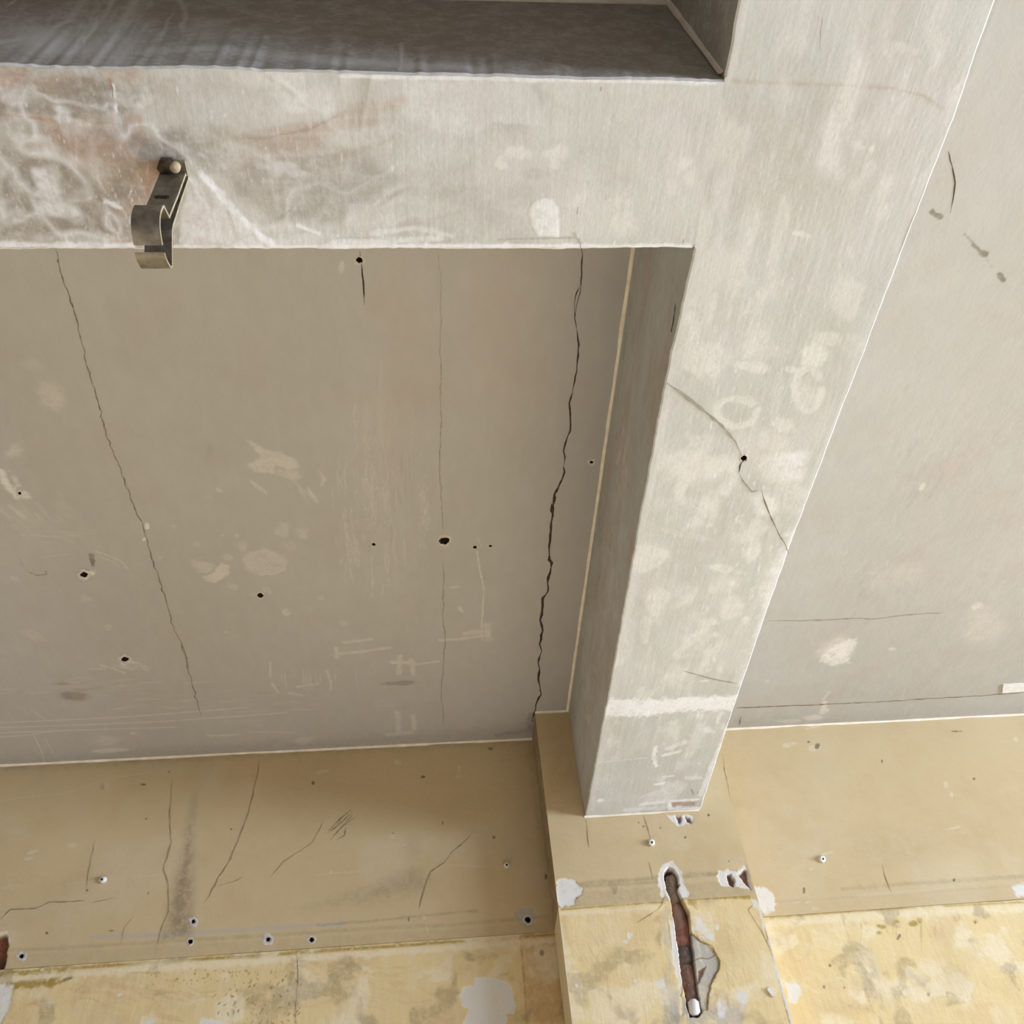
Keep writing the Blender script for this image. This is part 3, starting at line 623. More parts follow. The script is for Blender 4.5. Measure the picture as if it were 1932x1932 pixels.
for a in [(640, 265, 40, 30, .5), (380, 240, 20, 26, .4), (620, 250, 50, 24, .3), (560, 190, 120, 24, .3), (400, 190, 60, 26, .3), (980, 290, 30, 12, .85), (945, 308, 14, 14, .9), (1050, 290, 34, 16, .8), (1046, 303, 14, 14, .8), (1090, 375, 30, 24, .75), (1120, 330, 60, 16, .35),
          (1000, 400, 46, 14, .5), (1150, 390, 40, 30, .7), (1180, 420, 40, 24, .7), (1130, 410, 40, 24, .4), (1290, 310, 20, 24, .75), (1300, 340, 16, 30, .7), (1270, 350, 14, 20, .6), (1280, 320, 30, 60, .35), (700, 400, 120, 30, .3), (850, 400, 100, 20, .3),
          (500, 210, 70, 30, .45), (750, 300, 90, 30, .2), (430, 460, 90, 10, .7), (150, 450, 120, 14, .6), (240, 430, 40, 20, .5), (540, 430, 30, 20, .6), (820, 350, 40, 30, .3), (300, 260, 50, 40, .35), (70, 190, 60, 12, .5), (215, 375, 12, 26, .5)]:
    X.blob('L', a[4], a[0], a[1], a[2], a[3], 0, .7, .8)
X.poly('W', .65, [(996, 400), (1004, 384), (1022, 374), (1040, 376), (1052, 392), (1055, 446), (1016, 445), (1002, 424)], 2, 2.5, .4)
for p, wd, k in [([(380, 330), (405, 355), (440, 395), (470, 425), (515, 465)], 14, .9), ([(345, 320), (362, 345), (375, 380)], 8, .5), ([(0, 462), (130, 464), (250, 464)], 12, .8), ([(330, 466), (520, 466), (700, 464), (900, 464), (1090, 464), (1300, 466)], 9, .85),
                 ([(630, 458), (720, 456), (830, 450)], 14, .55), ([(200, 380), (225, 392)], 10, .8), ([(560, 425), (600, 440)], 8, .8), ([(700, 440), (780, 430), (850, 445)], 12, .45), ([(640, 143), (850, 147), (1060, 151), (1350, 156)], 8, .7), ([(420, 460), (500, 462)], 14, .6)]:
    X.stroke('W', k, wd, p, .7, .8, h=.4)
X.poly('D', .30, [(355, 400), (400, 372), (406, 420), (380, 440), (358, 425)], 8, 8)
X.stroke('D', .7, 8, [(524, 414), (545, 398)], .6, .5); X.stroke('D', .7, 4, [(545, 398), (568, 376)], .5, .4); X.stroke('D', .4, 5, [(660, 448), (740, 452), (860, 456)], .7, .8)
X.stroke('D', .55, 5, [(940, 452), (1010, 450), (1085, 448)], .7, .6); X.stroke('D', .5, 8, [(1082, 440), (1092, 455), (1100, 468)], .7, .6)
for p in ([(1134, 165), (1134, 172)], [(1143, 368), (1144, 378)], [(1090, 392), (1089, 402)], [(1289, 452), (1288, 466)], [(1310, 462), (1306, 470)]): X.stroke('D', .7, 3, p, .5, .2)
X.stroke('D', .3, 12, [(600, 262), (520, 262), (460, 255), (440, 262)], .8, .7); X.blob('D', .25, 500, 330, 60, 30, 0, .8, .6); X.blob('D', .25, 1140, 340, 40, 16, 10, .8, .6); X.blob('D', .3, 1010, 330, 40, 14, 0, .8, .6)
X.fibres('L', .45, 500, 300, 400, 120, 88, 22, 260, 3, 51); X.fibres('W', .5, 200, 400, 200, 60, 62, 22, 120, 3, 52); X.fibres('B', .4, 250, 300, 250, 90, 60, 26, 140, 4, 53); X.fibres('D', .3, 250, 350, 250, 80, 70, 20, 120, 3, 54)
X.fibres('L', .3, 1000, 330, 300, 110, 95, 30, 120, 3, 55); X.stroke('L', .5, 2.5, [(817, 270), (806, 325)], .5, .3)
X.fibres('D', .35, 700, 456, 200, 8, 80, 10, 70, 3, 56); X.fibres('W', .5, 640, 440, 120, 14, 80, 10, 80, 3, 57)
# near face: white smears on the left, painted light along the lower edge
Nn = P_N
Nn.F[..., 3] = .35+.3*fbm(Nn.U, Nn.V, 5, 320); Nn.F[..., 2] = .6  # whole face darkened in its colour to deepen the recess's shade
Nn.fibres('L', .5, 220, 40, 60, 40, 118, 60, 26, 6, 61); Nn.stroke('L', .6, 12, [(255, 0), (240, 30), (215, 60), (205, 110)], .8, .7); Nn.stroke('L', .5, 10, [(160, 0), (130, 40), (95, 60)], .8, .7); Nn.stroke('L', .55, 16, [(0, 85), (60, 75), (100, 70)], .8, .7)
Nn.blob('L', .5, 70, 75, 60, 30, 0, .8, .7); Nn.blob('L', .35, 200, 75, 80, 40, 0, .8, .7); Nn.blob('D', .6, 295, 75, 20, 9, -10, .7, .5); Nn.stroke('L', .45, 5, [(340, 0), (352, 30), (345, 60)], .7, .5)
Nn.stroke('L', .45, 26, [(180, 105), (400, 95), (600, 112), (900, 128)], .9, .7); Nn.blob('L', .5, 650, 118, 110, 10, 3, .8, .5); Nn.stroke('L', .5, 5, [(757, 80), (758, 100), (755, 130)], .7, .4)
Nn.blob('L', .3, 380, 60, 60, 20, 0, .8, .5); Nn.stroke('D', .5, 9, [(0, 116), (100, 112), (220, 120)], .8, .5)
X.fibres('W', .6, 250, 300, 420, 160, 84, 200, 15, 2.4, 351, 2); X.fibres('D', .5, 250, 300, 420, 160, 84, 90, 15, 2.4, 352, 2); X.fibres('L', .6, 900, 380, 500, 120, 80, 160, 16, 3, 353, 3); X.fibres('W', .7, 560, 455, 500, 16, 88, 120, 12, 2.6, 354, 1)
X.fibres('K', .35, 200, 260, 220, 120, 20, 30, 30, 4, 355, 6)
Nn.blob('L', .55, 90, 85, 110, 34, 0, .9, .8); Nn.blob('L', .5, 230, 70, 60, 50, -40, .9, .8); Nn.fibres('L', .7, 200, 50, 160, 60, 115, 26, 50, 4, 371, 12)
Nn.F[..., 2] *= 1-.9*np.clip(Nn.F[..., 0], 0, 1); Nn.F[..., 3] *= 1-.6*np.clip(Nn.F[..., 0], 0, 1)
X.poly('D', .8, [(0, 285), (90, 290), (170, 330), (230, 400), (250, 440), (0, 450)], 14, 14, rs=30); X.poly('B', .55, [(130, 290), (235, 300), (275, 390), (230, 430), (180, 360)], 10, 12, rs=30)
X.poly('W', .55, [(352, 350), (366, 330), (400, 350), (440, 398), (520, 466), (335, 466), (340, 400)], 6, 8, .4, rs=50); X.poly('B', .7, [(362, 395), (398, 392), (402, 430), (360, 432)], 7, 8, rs=50); X.blob('B', .7, 365, 455, 24, 8, 0, .7, .6)
X.stroke('B', .5, 16, [(765, 188), (700, 200), (640, 216), (580, 245), (500, 262), (430, 262)], .9, .8); X.stroke('B', .35, 10, [(740, 262), (660, 290), (560, 300), (440, 300)], .9, .8); X.stroke('D', .45, 6, [(650, 212), (585, 244), (500, 260), (440, 262)], .8, .8)
X.poly('D', .5, [(430, 300), (700, 280), (760, 330), (650, 420), (520, 420), (440, 370)], 20, 16, rs=25)
X.blob('L', .55, 560, 200, 110, 34, -8, .7, .5); X.blob('L', .45, 300, 235, 70, 50, 0, .8, .6)
X.H *= smooth(AX-X.U, .0, .07)
cross = build_blocks('ceiling_beam', [P_s, P_cN, P_cF, P_N, P_F], M_beam)
tag(cross, 'plastered cross beam parallel to the wall, underside stained brown and pink towards the left, carrying the steel hanger', 'beam')
crack(cross, P_s, [(1096, 470), (1094, 458), (1088, 448)], 2, M_hair, .8, 6, off=.002)
crack(cross, P_s, [(207, 150), (212, 165), (214, 185)], 2, M_hair, .8, 6, off=.002)
bead(ceiling, (XL, CY, HC), (AX, CY, HC), (0, -1, 0), (0, 0, -1), .007, M_beadg)
bead(cross, (AX, CY, HC), (AX, CY, SZ+.01), (-1, 0, 0), (0, -1, 0), .006, M_beadg, 'plaster_fillet')

# ------------------------------------------------------------------ BACK WALL: frieze band over the old yellow paint
FRZ = .0035
zf = spaced(FZ, HC, FZ, HC, .0024); xw = spaced(XL, XR, -1.62, 2.25, .0024)
fr = plane_block(1, WY, xw, zf, (0, -1, 0), (0, 2))
zl = spaced(0, FZ, FZ-.26, FZ, .0024, .3)
lw = plane_block(1, WY+FRZ, xw, zl, (0, -1, 0), (0, 2))
for b_ in (fr, lw): b_.H += .0014*fbm(b_.U, b_.V, 6, 90)
W_ = fr
W_.F[..., 3] = .10*smooth(fbm(fr.U, fr.V, 5, 330, 5), 0, .5); W_.F[..., 0] = .35*smooth(fbm(fr.U, fr.V, 6, 331, 5), .05, .5); W_.F[..., 2] = .12*smooth(fbm(fr.U, fr.V, 7, 332, 5), .05, .5)
for q_ in (lw,):
    q1 = q_.U+.03*fbm(q_.U, q_.V, 12, 333); q2 = q_.V+.03*fbm(q_.U, q_.V, 12, 334)
    q_.F[..., 0] = .7*smooth(fbm(q1, q2, 14, 335, 5), .05, .4); q_.F[..., 3] = .30*smooth(fbm(q1, q2, 10, 336, 5), .05, .45); q_.F[..., 2] = .45*smooth(fbm(q1, q2, 16, 337, 5), .1, .45)
band = [(-40, 1795), (100, 1789), (240, 1781), (360, 1773), (500, 1765), (700, 1752), (850, 1745), (1050, 1728)]
W_.stroke('D', .22, 34, [(x, y+24) for x, y in band], .3, .2); W_.stroke('D', .30, 9, band, .7, .5)
W_.stroke('G', .6, 9, [(170, 1768), (300, 1765), (420, 1756), (560, 1748), (650, 1742)], .8, .6); W_.stroke('D', .35, 6, [(600, 1746), (720, 1736), (850, 1722), (900, 1718)], .8, .5)
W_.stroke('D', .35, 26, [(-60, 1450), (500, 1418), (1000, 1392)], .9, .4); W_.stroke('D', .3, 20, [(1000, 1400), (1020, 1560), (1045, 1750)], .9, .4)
bandR = [(1400, 1700), (1453, 1703), (1560, 1696), (1680, 1688), (1800, 1680), (1960, 1668)]
W_.stroke('D', .16, 34, [(x, y+11) for x, y in bandR], .3, .2); W_.stroke('D', .22, 6, bandR, .7, .5); W_.stroke('D', .30, 9, [(1590, 1678), (1700, 1668), (1800, 1662), (1940, 1652)], .8, .6); W_.stroke('L', .5, 7, [(1620, 1690), (1750, 1680), (1800, 1673)], .8, .5)
# dark streak, fanning out above the old rail line, and fainter dark patches
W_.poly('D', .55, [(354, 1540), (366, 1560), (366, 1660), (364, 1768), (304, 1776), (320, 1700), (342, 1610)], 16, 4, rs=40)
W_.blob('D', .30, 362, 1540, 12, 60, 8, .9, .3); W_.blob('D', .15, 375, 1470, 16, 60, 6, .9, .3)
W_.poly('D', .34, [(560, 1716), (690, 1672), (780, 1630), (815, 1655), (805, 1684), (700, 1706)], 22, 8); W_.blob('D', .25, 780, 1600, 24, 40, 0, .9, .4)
W_.stroke('L', .4, 3.5, [(0, 1512), (60, 1502), (120, 1498), (200, 1470), (290, 1456), (350, 1444)], .7, .4); W_.blob('D', .35, 193, 1484, 5, 10, 0, .6, .4); W_.blob('L', .5, 201, 1482, 6, 9, 0, .6, .4)
W_.stroke('L', .55, 3, [(125, 1668), (200, 1660), (310, 1650)], .7, .5); W_.stroke('L', .4, 6, [(5, 1675), (35, 1670)], .7, .5); W_.stroke('L', .5, 3, [(600, 1650), (730, 1640)], .8, .5); W_.stroke('L', .5, 3, [(840, 1632), (940, 1636)], .7, .5)
for a in [(60, 1608, 14, 3), (56, 1620, 10, 4), (136, 1594, 9, 6), (355, 1652, 6, 3), (740, 1578, 5, 5), (762, 1594, 10, 3), (866, 1465, 9, 3), (866, 1450, 3, 9), (750, 1440, 8, 6), (610, 1456, 18, 3), (625, 1645, 4, 4), (800, 1730, 4, 5), (805, 1750, 2, 12),
          (1490, 1405, 18, 5), (1535, 1412, 14, 7), (1785, 1480, 4, 7), (1796, 1500, 3, 6), (1800, 1562, 14, 3), (1530, 1640, 5, 3), (1560, 1610, 14, 3), (1535, 1372, 16, 3), (1917, 1395, 5, 6), (1505, 1702, 10, 2.5), (1527, 1701, 9, 2.5), (1541, 1715, 6, 4), (1535, 1715, 5, 3)]:
    W_.blob('L', .75, a[0], a[1], a[2], a[3], -12, .5, .5)
for a in [(591, 1477, 3, 4), (798, 1466, 5, 3), (835, 1553, 2, 4), (932, 1580, 4, 3), (742, 1572, 2, 2), (270, 1480, 6, 2.5), (319, 1456, 2, 2), (1664, 1436, 2, 4), (1838, 1470, 3, 3), (1542, 1408, 5, 6), (436, 1564, 2, 2), (276, 1545, 2, 2), (164, 1680, 3, 3), (1050, 1700, 4, 4), (1030, 1655, 3, 6),
          (280, 1685, 1.5, 4), (771, 1735, 1.5, 5), (1517, 1680, 3, 7), (88, 1760, 3, 3), (210, 1756, 5, 2), (1525, 1400, 3, 2), (1800, 1660, 3, 3), (1805, 1380, 12, 2), (925, 1412, 5, 3)]:
    W_.blob('D', .9, a[0], a[1], a[2], a[3], 0, .4, .4)
for i, p in enumerate([[(614, 1574), (640, 1546), (664, 1527)], [(622, 1586), (645, 1560), (676, 1538)], [(626, 1580), (652, 1552), (668, 1534)], [(630, 1566), (650, 1546), (664, 1532)], [(618, 1572), (634, 1560), (644, 1544)], [(636, 1584), (650, 1576), (652, 1562)]]):
    W_.stroke('D', .8, 2.6, p, .5, .5, taper=True)
W_.blob('B', .15, 450, 1600, 260, 70, -3, .9, .4); W_.blob('D', .18, 1680, 1600, 120, 50, 0, .9, .5); W_.blob('L', .25, 1560, 1500, 60, 150, 0, .9, .4); W_.blob('K', .15, 1800, 1560, 120, 60, 0, .9, .5)
W_.poly('W', .9, [(1908, 1672), (1934, 1664), (1936, 1690), (1918, 1692)], 4, 3, .5)
W_.poly('G', .95, [(972, 1722), (985, 1712), (1005, 1713), (1012, 1730), (1000, 1748), (980, 1744)], 3, 3, -1)
# lower wall
Y_ = lw
top = [(-60, 1838), (0, 1834), (300, 1812), (600, 1792), (800, 1778), (1045, 1760)]
Y_.stroke('K', .8, 7, [(x, y+3) for x, y in top], .8, .9); Y_.stroke('L', .75, 14, [(x, y+14) for x, y in top[1:]], .8, .9)
Y_.poly('K', .85, [(-40, 1838), (140, 1828), (138, 1845), (100, 1862), (40, 1866), (0, 1880), (-40, 1890)], 4, 6); Y_.stroke('D', .9, 6, [(122, 1849), (134, 1845)], .5, .5)
Y_.stroke('K', .5, 5, [(140, 1838), (180, 1832), (300, 1836)], .8, .8)
for a in [(50, 1848, 14, 6), (70, 1880, 20, 10), (90, 1895, 16, 8), (560, 1870, 60, 30), (330, 1820, 80, 10)]: Y_.blob('L', .6, a[0], a[1], a[2], a[3], 0, .6, .6)
Y_.poly('W', .9, [(-30, 1870), (0, 1858), (26, 1858), (22, 1885), (14, 1910), (0, 1935), (-30, 1935)], 3, 4, -.8); Y_.poly('W', .95, [(380, 1919), (400, 1920), (440, 1934), (376, 1936)], 2, 3, -.5); Y_.blob('W', .9, 282, 1929, 12, 4, -15, .4, .4)
Y_.poly('W', 1., [(866, 1878), (875, 1860), (894, 1860), (896, 1845), (925, 1844), (950, 1850), (968, 1864), (966, 1880), (974, 1900), (970, 1912), (956, 1914), (956, 1936), (872, 1936), (884, 1905), (872, 1898)], 2, 3, -1.2)
Y_.stroke('D', .6, 4, [(905, 1936), (912, 1915), (918, 1925)], .5, .5); Y_.blob('D', .35, 938, 1868, 12, 10, 30, .7, .6)
rg = random.Random(5)
for _ in range(150):
    x, y = rg.gauss(500, 60), rg.uniform(1830, 1932)
    if 400 < x < 570: Y_.stroke('D', rg.uniform(.4, .9), 2.6, [(x, y), (x+rg.uniform(-4, 4), y+rg.uniform(1, 5))], .4, .2)
for _ in range(60):
    x, y = rg.gauss(350, 50), rg.uniform(1815, 1860); Y_.blob('K', rg.uniform(.3, .8), x, y, rg.uniform(1.5, 3), rg.uniform(1, 3), 0, .5, .4)
Y_.fibres('D', .3, 560, 1880, 14, 40, 88, 60, 20, 3, 71); Y_.fibres('K', .5, 565, 1820, 8, 20, 88, 20, 8, 5, 72)
Y_.fibres('D', .25, 650, 1860, 200, 40, 20, 24, 70, 4, 73, 10); Y_.fibres('B', .4, 250, 1880, 160, 40, 10, 40, 60, 6, 74, 12); Y_.fibres('K', .3, 700, 1830, 200, 30, 0, 40, 40, 4, 75, 8); Y_.fibres('B', .3, 700, 1880, 200, 40, 10, 40, 50, 6, 76, 12)
Y_.poly('B', .45, [(950, 1765), (1048, 1758), (1070, 1932), (990, 1932), (985, 1780)], 8, 8); Y_.stroke('B', .7, 5, [(980, 1762), (985, 1800), (990, 1860), (994, 1936)], .8, .6)
Y_.blob('B', .4, 960, 1775, 26, 20, 0, .8, .6); Y_.blob('K', .25, 880, 1790, 60, 24, 0, .9, .6)
Y_.blob('D', .8, 533, 1850, 2, 4, 20, .5, .3); Y_.blob('D', .8, 1022, 1798, 5, 7, 0, .6, .4); Y_.blob('W', .9, 225, 1877, 6, 3, -30, .5, .3)
topR = [(1453, 1730), (1580, 1720), (1700, 1712), (1932, 1700)]
Y_.stroke('K', .6, 4, [(x, y+2) for x, y in topR], .8, .9); Y_.stroke('L', .7, 16, [(x, y+13) for x, y in topR], .9, .7)
for a in [(1692, 1738, 7, 5), (1722, 1742, 12, 8), (1665, 1748, 10, 5), (1592, 1733, 5, 10), (1735, 1738, 7, 7), (1660, 1760, 8, 4)]: Y_.blob('K', .75, a[0], a[1], a[2], a[3], 0, .5, .6)
Y_.blob('B', .5, 1805, 1730, 7, 9, 0, .6, .5); Y_.blob('B', .4, 1840, 1738, 7, 6, 0, .6, .5)
Y_.fibres('K', .45, 1680, 1750, 70, 20, 90, 8, 60, 3, 77); Y_.fibres('D', .22, 1700, 1850, 220, 60, 60, 20, 110, 4, 78, 8); Y_.fibres('L', .5, 1560, 1820, 100, 80, 20, 30, 40, 8, 79, 10)
Y_.blob('G', .5, 1645, 1830, 20, 60, -15, .8, .6); Y_.fibres('G', .4, 1620, 1820, 16, 70, 70, 70, 16, 5, 80); Y_.stroke('D', .35, 3, [(1588, 1725), (1605, 1780), (1630, 1860), (1645, 1900)], .7, .5)
pts = [(1508+22*math.cos(t*.4), 1780+32*math.sin(t*.4)) for t in range(17)]; Y_.stroke('D', .22, 7, pts, .8, .7)
Y_.blob('D', .25, 1800, 1840, 60, 50, 0, .9, .7); Y_.blob('D', .2, 1580, 1900, 60, 20, 0, .9, .7)
Y_.stroke('D', 1., 4, [(1693, 1772), (1698, 1764)], .4, .3)
for a in [(1555, 1862, 3), (1593, 1863, 2), (1752, 1876, 4), (1566, 1822, 3), (1840, 1740, 3)]: Y_.blob('D', .8, a[0], a[1], a[2], a[2]*1.3, 0, .5, .4)
# filler torn over the pilaster edge on the right
W_.poly('W', .95, [(1416, 1672), (1440, 1674), (1458, 1686), (1462, 1705), (1456, 1722), (1444, 1728), (1430, 1712), (1420, 1690)], 3, 5, 1.2)
Y_.poly('W', .9, [(1482, 1854), (1500, 1852), (1512, 1864), (1514, 1880), (1500, 1893), (1488, 1886)], 3, 5, -.6)

wall_holes = [(fr, 365, 1739, 4, 5, 2.2), (fr, 359, 1777, 5, 5, 1.2), (fr, 506, 1772, 4.5, 5, 3.0), (fr, 588, 1773, 5.5, 5, 1.2), (fr, 41, 1804, 5, 4.5, 1.8), (fr, 996, 1735, 6, 7, 1.2)]
for b_, x, y, r, ry, rim in wall_holes: b_.kill.append((b_.uv(x, y), min(r, ry)*b_.scale(x, y)*.9))
# slot of bare brick at the far left edge
W_.poly('R', 1., [(-20, 1770), (10, 1764), (15, 1778), (12, 1800), (8, 1825), (0, 1830), (-20, 1832)], 2, 2.5, -16); W_.stroke('W', .8, 6, [(-4, 1762), (12, 1758), (17, 1775)], .7, .5)
lip = plane_block(2, FZ, xw, np.array([WY, WY+FRZ]), (0, 0, -1), (0, 1)); lip.F[..., 2] = .6; lip.F[..., 4] = .4
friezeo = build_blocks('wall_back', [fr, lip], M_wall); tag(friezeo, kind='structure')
lowero = build_blocks('yellow_plaster', [lw], M_yel, friezeo); lowero['label'] = 'old flaking yellow paint below the frieze band'
for i, (b_, x, y, r, ry, rim) in enumerate(wall_holes): hole(friezeo, b_, x, y, r, rim, ry=ry, seed=i+30)
for p, wd, mt in [([(490, 1425), (484, 1470), (470, 1530), (448, 1590), (430, 1630), (412, 1655), (405, 1672), (385, 1705)], 1.8, M_hair), ([(325, 1470), (320, 1540), (324, 1590), (308, 1640), (318, 1670), (318, 1720), (302, 1760), (298, 1785)], 1.8, M_hair),
                  ([(0, 1735), (20, 1716), (70, 1714), (92, 1702), (160, 1700)], 2.2, M_hair), ([(175, 1704), (200, 1698), (214, 1694)], 2, M_hair), ([(410, 1672), (440, 1664), (457, 1655)], 2, M_hair), ([(510, 1655), (535, 1625), (590, 1590), (615, 1540)], 1.4, M_hair),
                  ([(790, 1715), (800, 1680), (812, 1645), (840, 1626), (852, 1608), (880, 1584), (895, 1566)], 2.2, M_hair), ([(180, 1585), (168, 1640), (163, 1676)], 1.4, M_hair), ([(228, 1780), (235, 1750), (252, 1730)], 1.4, M_hair), ([(1665, 1632), (1672, 1660), (1682, 1685)], 2, M_hair)]:
    crack(friezeo, fr, p, wd*.8, M_hairw, 1.2, 9, off=.0016)
for p, wd in [([(587, 1726), (594, 1750), (602, 1790)], 2), ([(560, 1800), (562, 1850), (556, 1932)], 1.6)]: crack(lowero, lw, p, wd*.7, M_hairw, 1.2, 9, off=.0016)
bead(ceiling, (XL, WY, HC), (EX, WY, HC), (0, -1, 0), (0, 0, -1), .0052, M_bead); bead(ceiling, (GX, WY, HC), (XR, WY, HC), (0, -1, 0), (0, 0, -1), .005, M_bead)

# ------------------------------------------------------------------ PILASTER
zp = spaced(FZ, HC, FZ, HC, .0018); xp = np.arange(EX, GX+.0009, .0018); xp[-1] = GX
zq = spaced(0, FZ, FZ-.30, FZ, .0018, .3); yp = np.arange(PY, WY, .003)
YP = .005        # the yellow coat on the pilaster stands proud of the frieze
pf = plane_block(1, PY, xp, zp, (0, -1, 0), (0, 2)); pl = plane_block(1, PY-.001, xp, zq, (0, -1, 0), (0, 2))
sL1 = plane_block(0, EX, yp, zp, (-1, 0, 0), (1, 2)); sL2 = plane_block(0, EX, yp, zq, (-1, 0, 0), (1, 2))
sR1 = plane_block(0, GX, yp, zp, (1, 0, 0), (1, 2)); sR2 = plane_block(0, GX, yp, zq, (1, 0, 0), (1, 2))
for b_ in (pf, pl): b_.H += .0010*fbm(b_.U, b_.V, 8, 190)
Q = pf
Q.blob('B', .3, 1060, 1440, 40, 90, 0, .9, .3); Q.stroke('D', .4, 10, [(1055, 1672), (1150, 1664), (1250, 1656), (1400, 1645)], .8, .6); Q.stroke('D', .28, 30, [(1060, 1700), (1160, 1692), (1260, 1684), (1410, 1674)], .4, .3)
Q.stroke('D', .4, 8, [(1100, 1672), (1180, 1668), (1240, 1664)], .8, .6); Q.blob('D', .45, 1160, 1680, 8, 12, 0, .7, .5); Q.blob('D', .4, 1302, 1650, 12, 8, 0, .8, .5)
Q.stroke('L', .7, 4, [(1326, 1535), (1335, 1580), (1332, 1610)], .8, .5); Q.stroke('L', .6, 10, [(1378, 1515), (1392, 1560), (1404, 1610)], .9, .5); Q.stroke('L', .5, 10, [(1150, 1590), (1260, 1588)], .9, .4)
for a in [(1232, 1558, 4, 8), (1272, 1575, 5, 7), (1103, 1585, 5, 6), (1336, 1605, 8, 4), (1316, 1630, 6, 3), (1364, 1480, 6, 4), (1300, 1555, 5, 12)]: Q.blob('L', .8, a[0], a[1], a[2], a[3], -40, .5, .5)
for a in [(1205, 1552, 2), (1214, 1559, 2), (1246, 1562, 2), (1293, 1580, 2.5), (1337, 1538, 3), (1375, 1625, 2)]: Q.blob('D', .9, a[0], a[1], a[2], a[2], 0, .5, .3)
Q.poly('W', 1., [(1050, 1664), (1060, 1658), (1082, 1660), (1090, 1670), (1102, 1678), (1096, 1688), (1086, 1694), (1084, 1706), (1062, 1712), (1050, 1700)], 2, 4, -1.5)
Q.fibres('D', .6, 1070, 1684, 14, 16, 60, 14, 18, 2.2, 91); Q.blob('D', .8, 1089, 1692, 3, 5, 20, .5, .4)
Q.poly('W', 1., [(1258, 1538), (1280, 1540), (1300, 1536), (1310, 1542), (1306, 1554), (1292, 1556), (1280, 1560), (1270, 1550)], 2, 3, -1)
Q.poly('R', .9, [(1274, 1541), (1284, 1540), (1286, 1550), (1282, 1554)], 2, 2, -6); Q.poly('R', .9, [(1292, 1540), (1302, 1543), (1304, 1554), (1296, 1551)], 2, 2, -6)
Q.poly('W', .95, [(1352, 1656), (1358, 1642), (1374, 1640), (1392, 1646), (1404, 1632), (1412, 1640), (1416, 1664), (1418, 1680), (1400, 1676), (1380, 1672), (1362, 1672)], 2, 4, -1.5)
Q.poly('R', 1., [(1371, 1650), (1380, 1650), (1386, 1662), (1384, 1673), (1376, 1668)], 1.5, 2, -12); Q.poly('R', 1., [(1402, 1642), (1410, 1642), (1412, 1660), (1416, 1678), (1408, 1668), (1394, 1652)], 1.5, 3, -8)
Q.poly('W', 1., [(1242, 1650), (1250, 1634), (1262, 1628), (1278, 1634), (1284, 1650), (1286, 1664), (1300, 1682), (1300, 1692), (1262, 1696), (1250, 1676)], 2, 3, -.8)
L_ = pl
q1 = pl.U+.03*fbm(pl.U, pl.V, 12, 340); q2 = pl.V+.03*fbm(pl.U, pl.V, 12, 341)
pl.F[..., 0] = .6*smooth(fbm(q1, q2, 14, 342, 5), .05, .4); pl.F[..., 3] = .25*smooth(fbm(q1, q2, 11, 343, 5), .05, .45); pl.F[..., 2] = .42*smooth(fbm(q1, q2, 16, 344, 5), .1, .45)
pf.F[..., 0] = .35*smooth(fbm(pf.U, pf.V, 8, 345, 5), .05, .5)
L_.stroke('K', .7, 4, [(1060, 1716), (1160, 1708), (1250, 1702)], .8, .8); L_.stroke('K', .9, 8, [(1300, 1696), (1340, 1693), (1410, 1692)], .7, .8); L_.stroke('L', .5, 10, [(1062, 1724), (1250, 1712)], .9, .7)
L_.poly('K', .6, [(1298, 1694), (1314, 1692), (1316, 1720), (1300, 1706)], 3, 4)
L_.stroke('B', .4, 14, [(1064, 1730), (1070, 1780)], .9, .6); L_.stroke('W', .9, 6, [(1055, 1742), (1061, 1790), (1068, 1850), (1074, 1900), (1077, 1936)], .6, .9)
L_.poly('W', .9, [(1060, 1782), (1066, 1786), (1064, 1800), (1060, 1796)], 2, 2)
for a in [(1187, 1766, 6, 7), (1199, 1850, 5, 5), (1354, 1750, 4, 6), (1246, 1858, 12, 10), (1088, 1860, 4, 3), (1076, 1842, 2, 3), (1085, 1728, 2, 2), (1360, 1900, 10, 20), (1400, 1885, 12, 18), (1180, 1776, 6, 4)]: L_.blob('W', .8, a[0], a[1], a[2], a[3], 0, .5, .6)
L_.fibres('G', .55, 1265, 1760, 16, 50, 85, 40, 26, 6, 92); L_.fibres('G', .5, 1262, 1880, 14, 60, 88, 50, 22, 8, 93); L_.poly('G', .8, [(1244, 1860), (1280, 1868), (1284, 1936), (1256, 1936)], 6, 6); L_.poly('G', .7, [(1290, 1900), (1400, 1888), (1410, 1936), (1290, 1936)], 14, 14)
L_.fibres('L', .6, 1330, 1770, 20, 40, 70, 26, 30, 5, 94); L_.poly('W', .75, [(1302, 1720), (1330, 1740), (1350, 1775), (1330, 1770), (1308, 1755)], 5, 8)
L_.fibres('D', .3, 1130, 1830, 60, 70, 60, 18, 70, 4, 95, 8); L_.fibres('D', .3, 1390, 1800, 30, 70, 60, 16, 60, 4, 96, 8); L_.blob('L', .35, 1140, 1760, 50, 40, 0, .9, .5); L_.blob('B', .5, 1240, 1735, 16, 12, -30, .8, .5)
L_.blob('B', .9, 1190, 1914, 5, 4, 30, .5, .4); L_.blob('D', .2, 1380, 1780, 40, 60, 0, .9, .5)
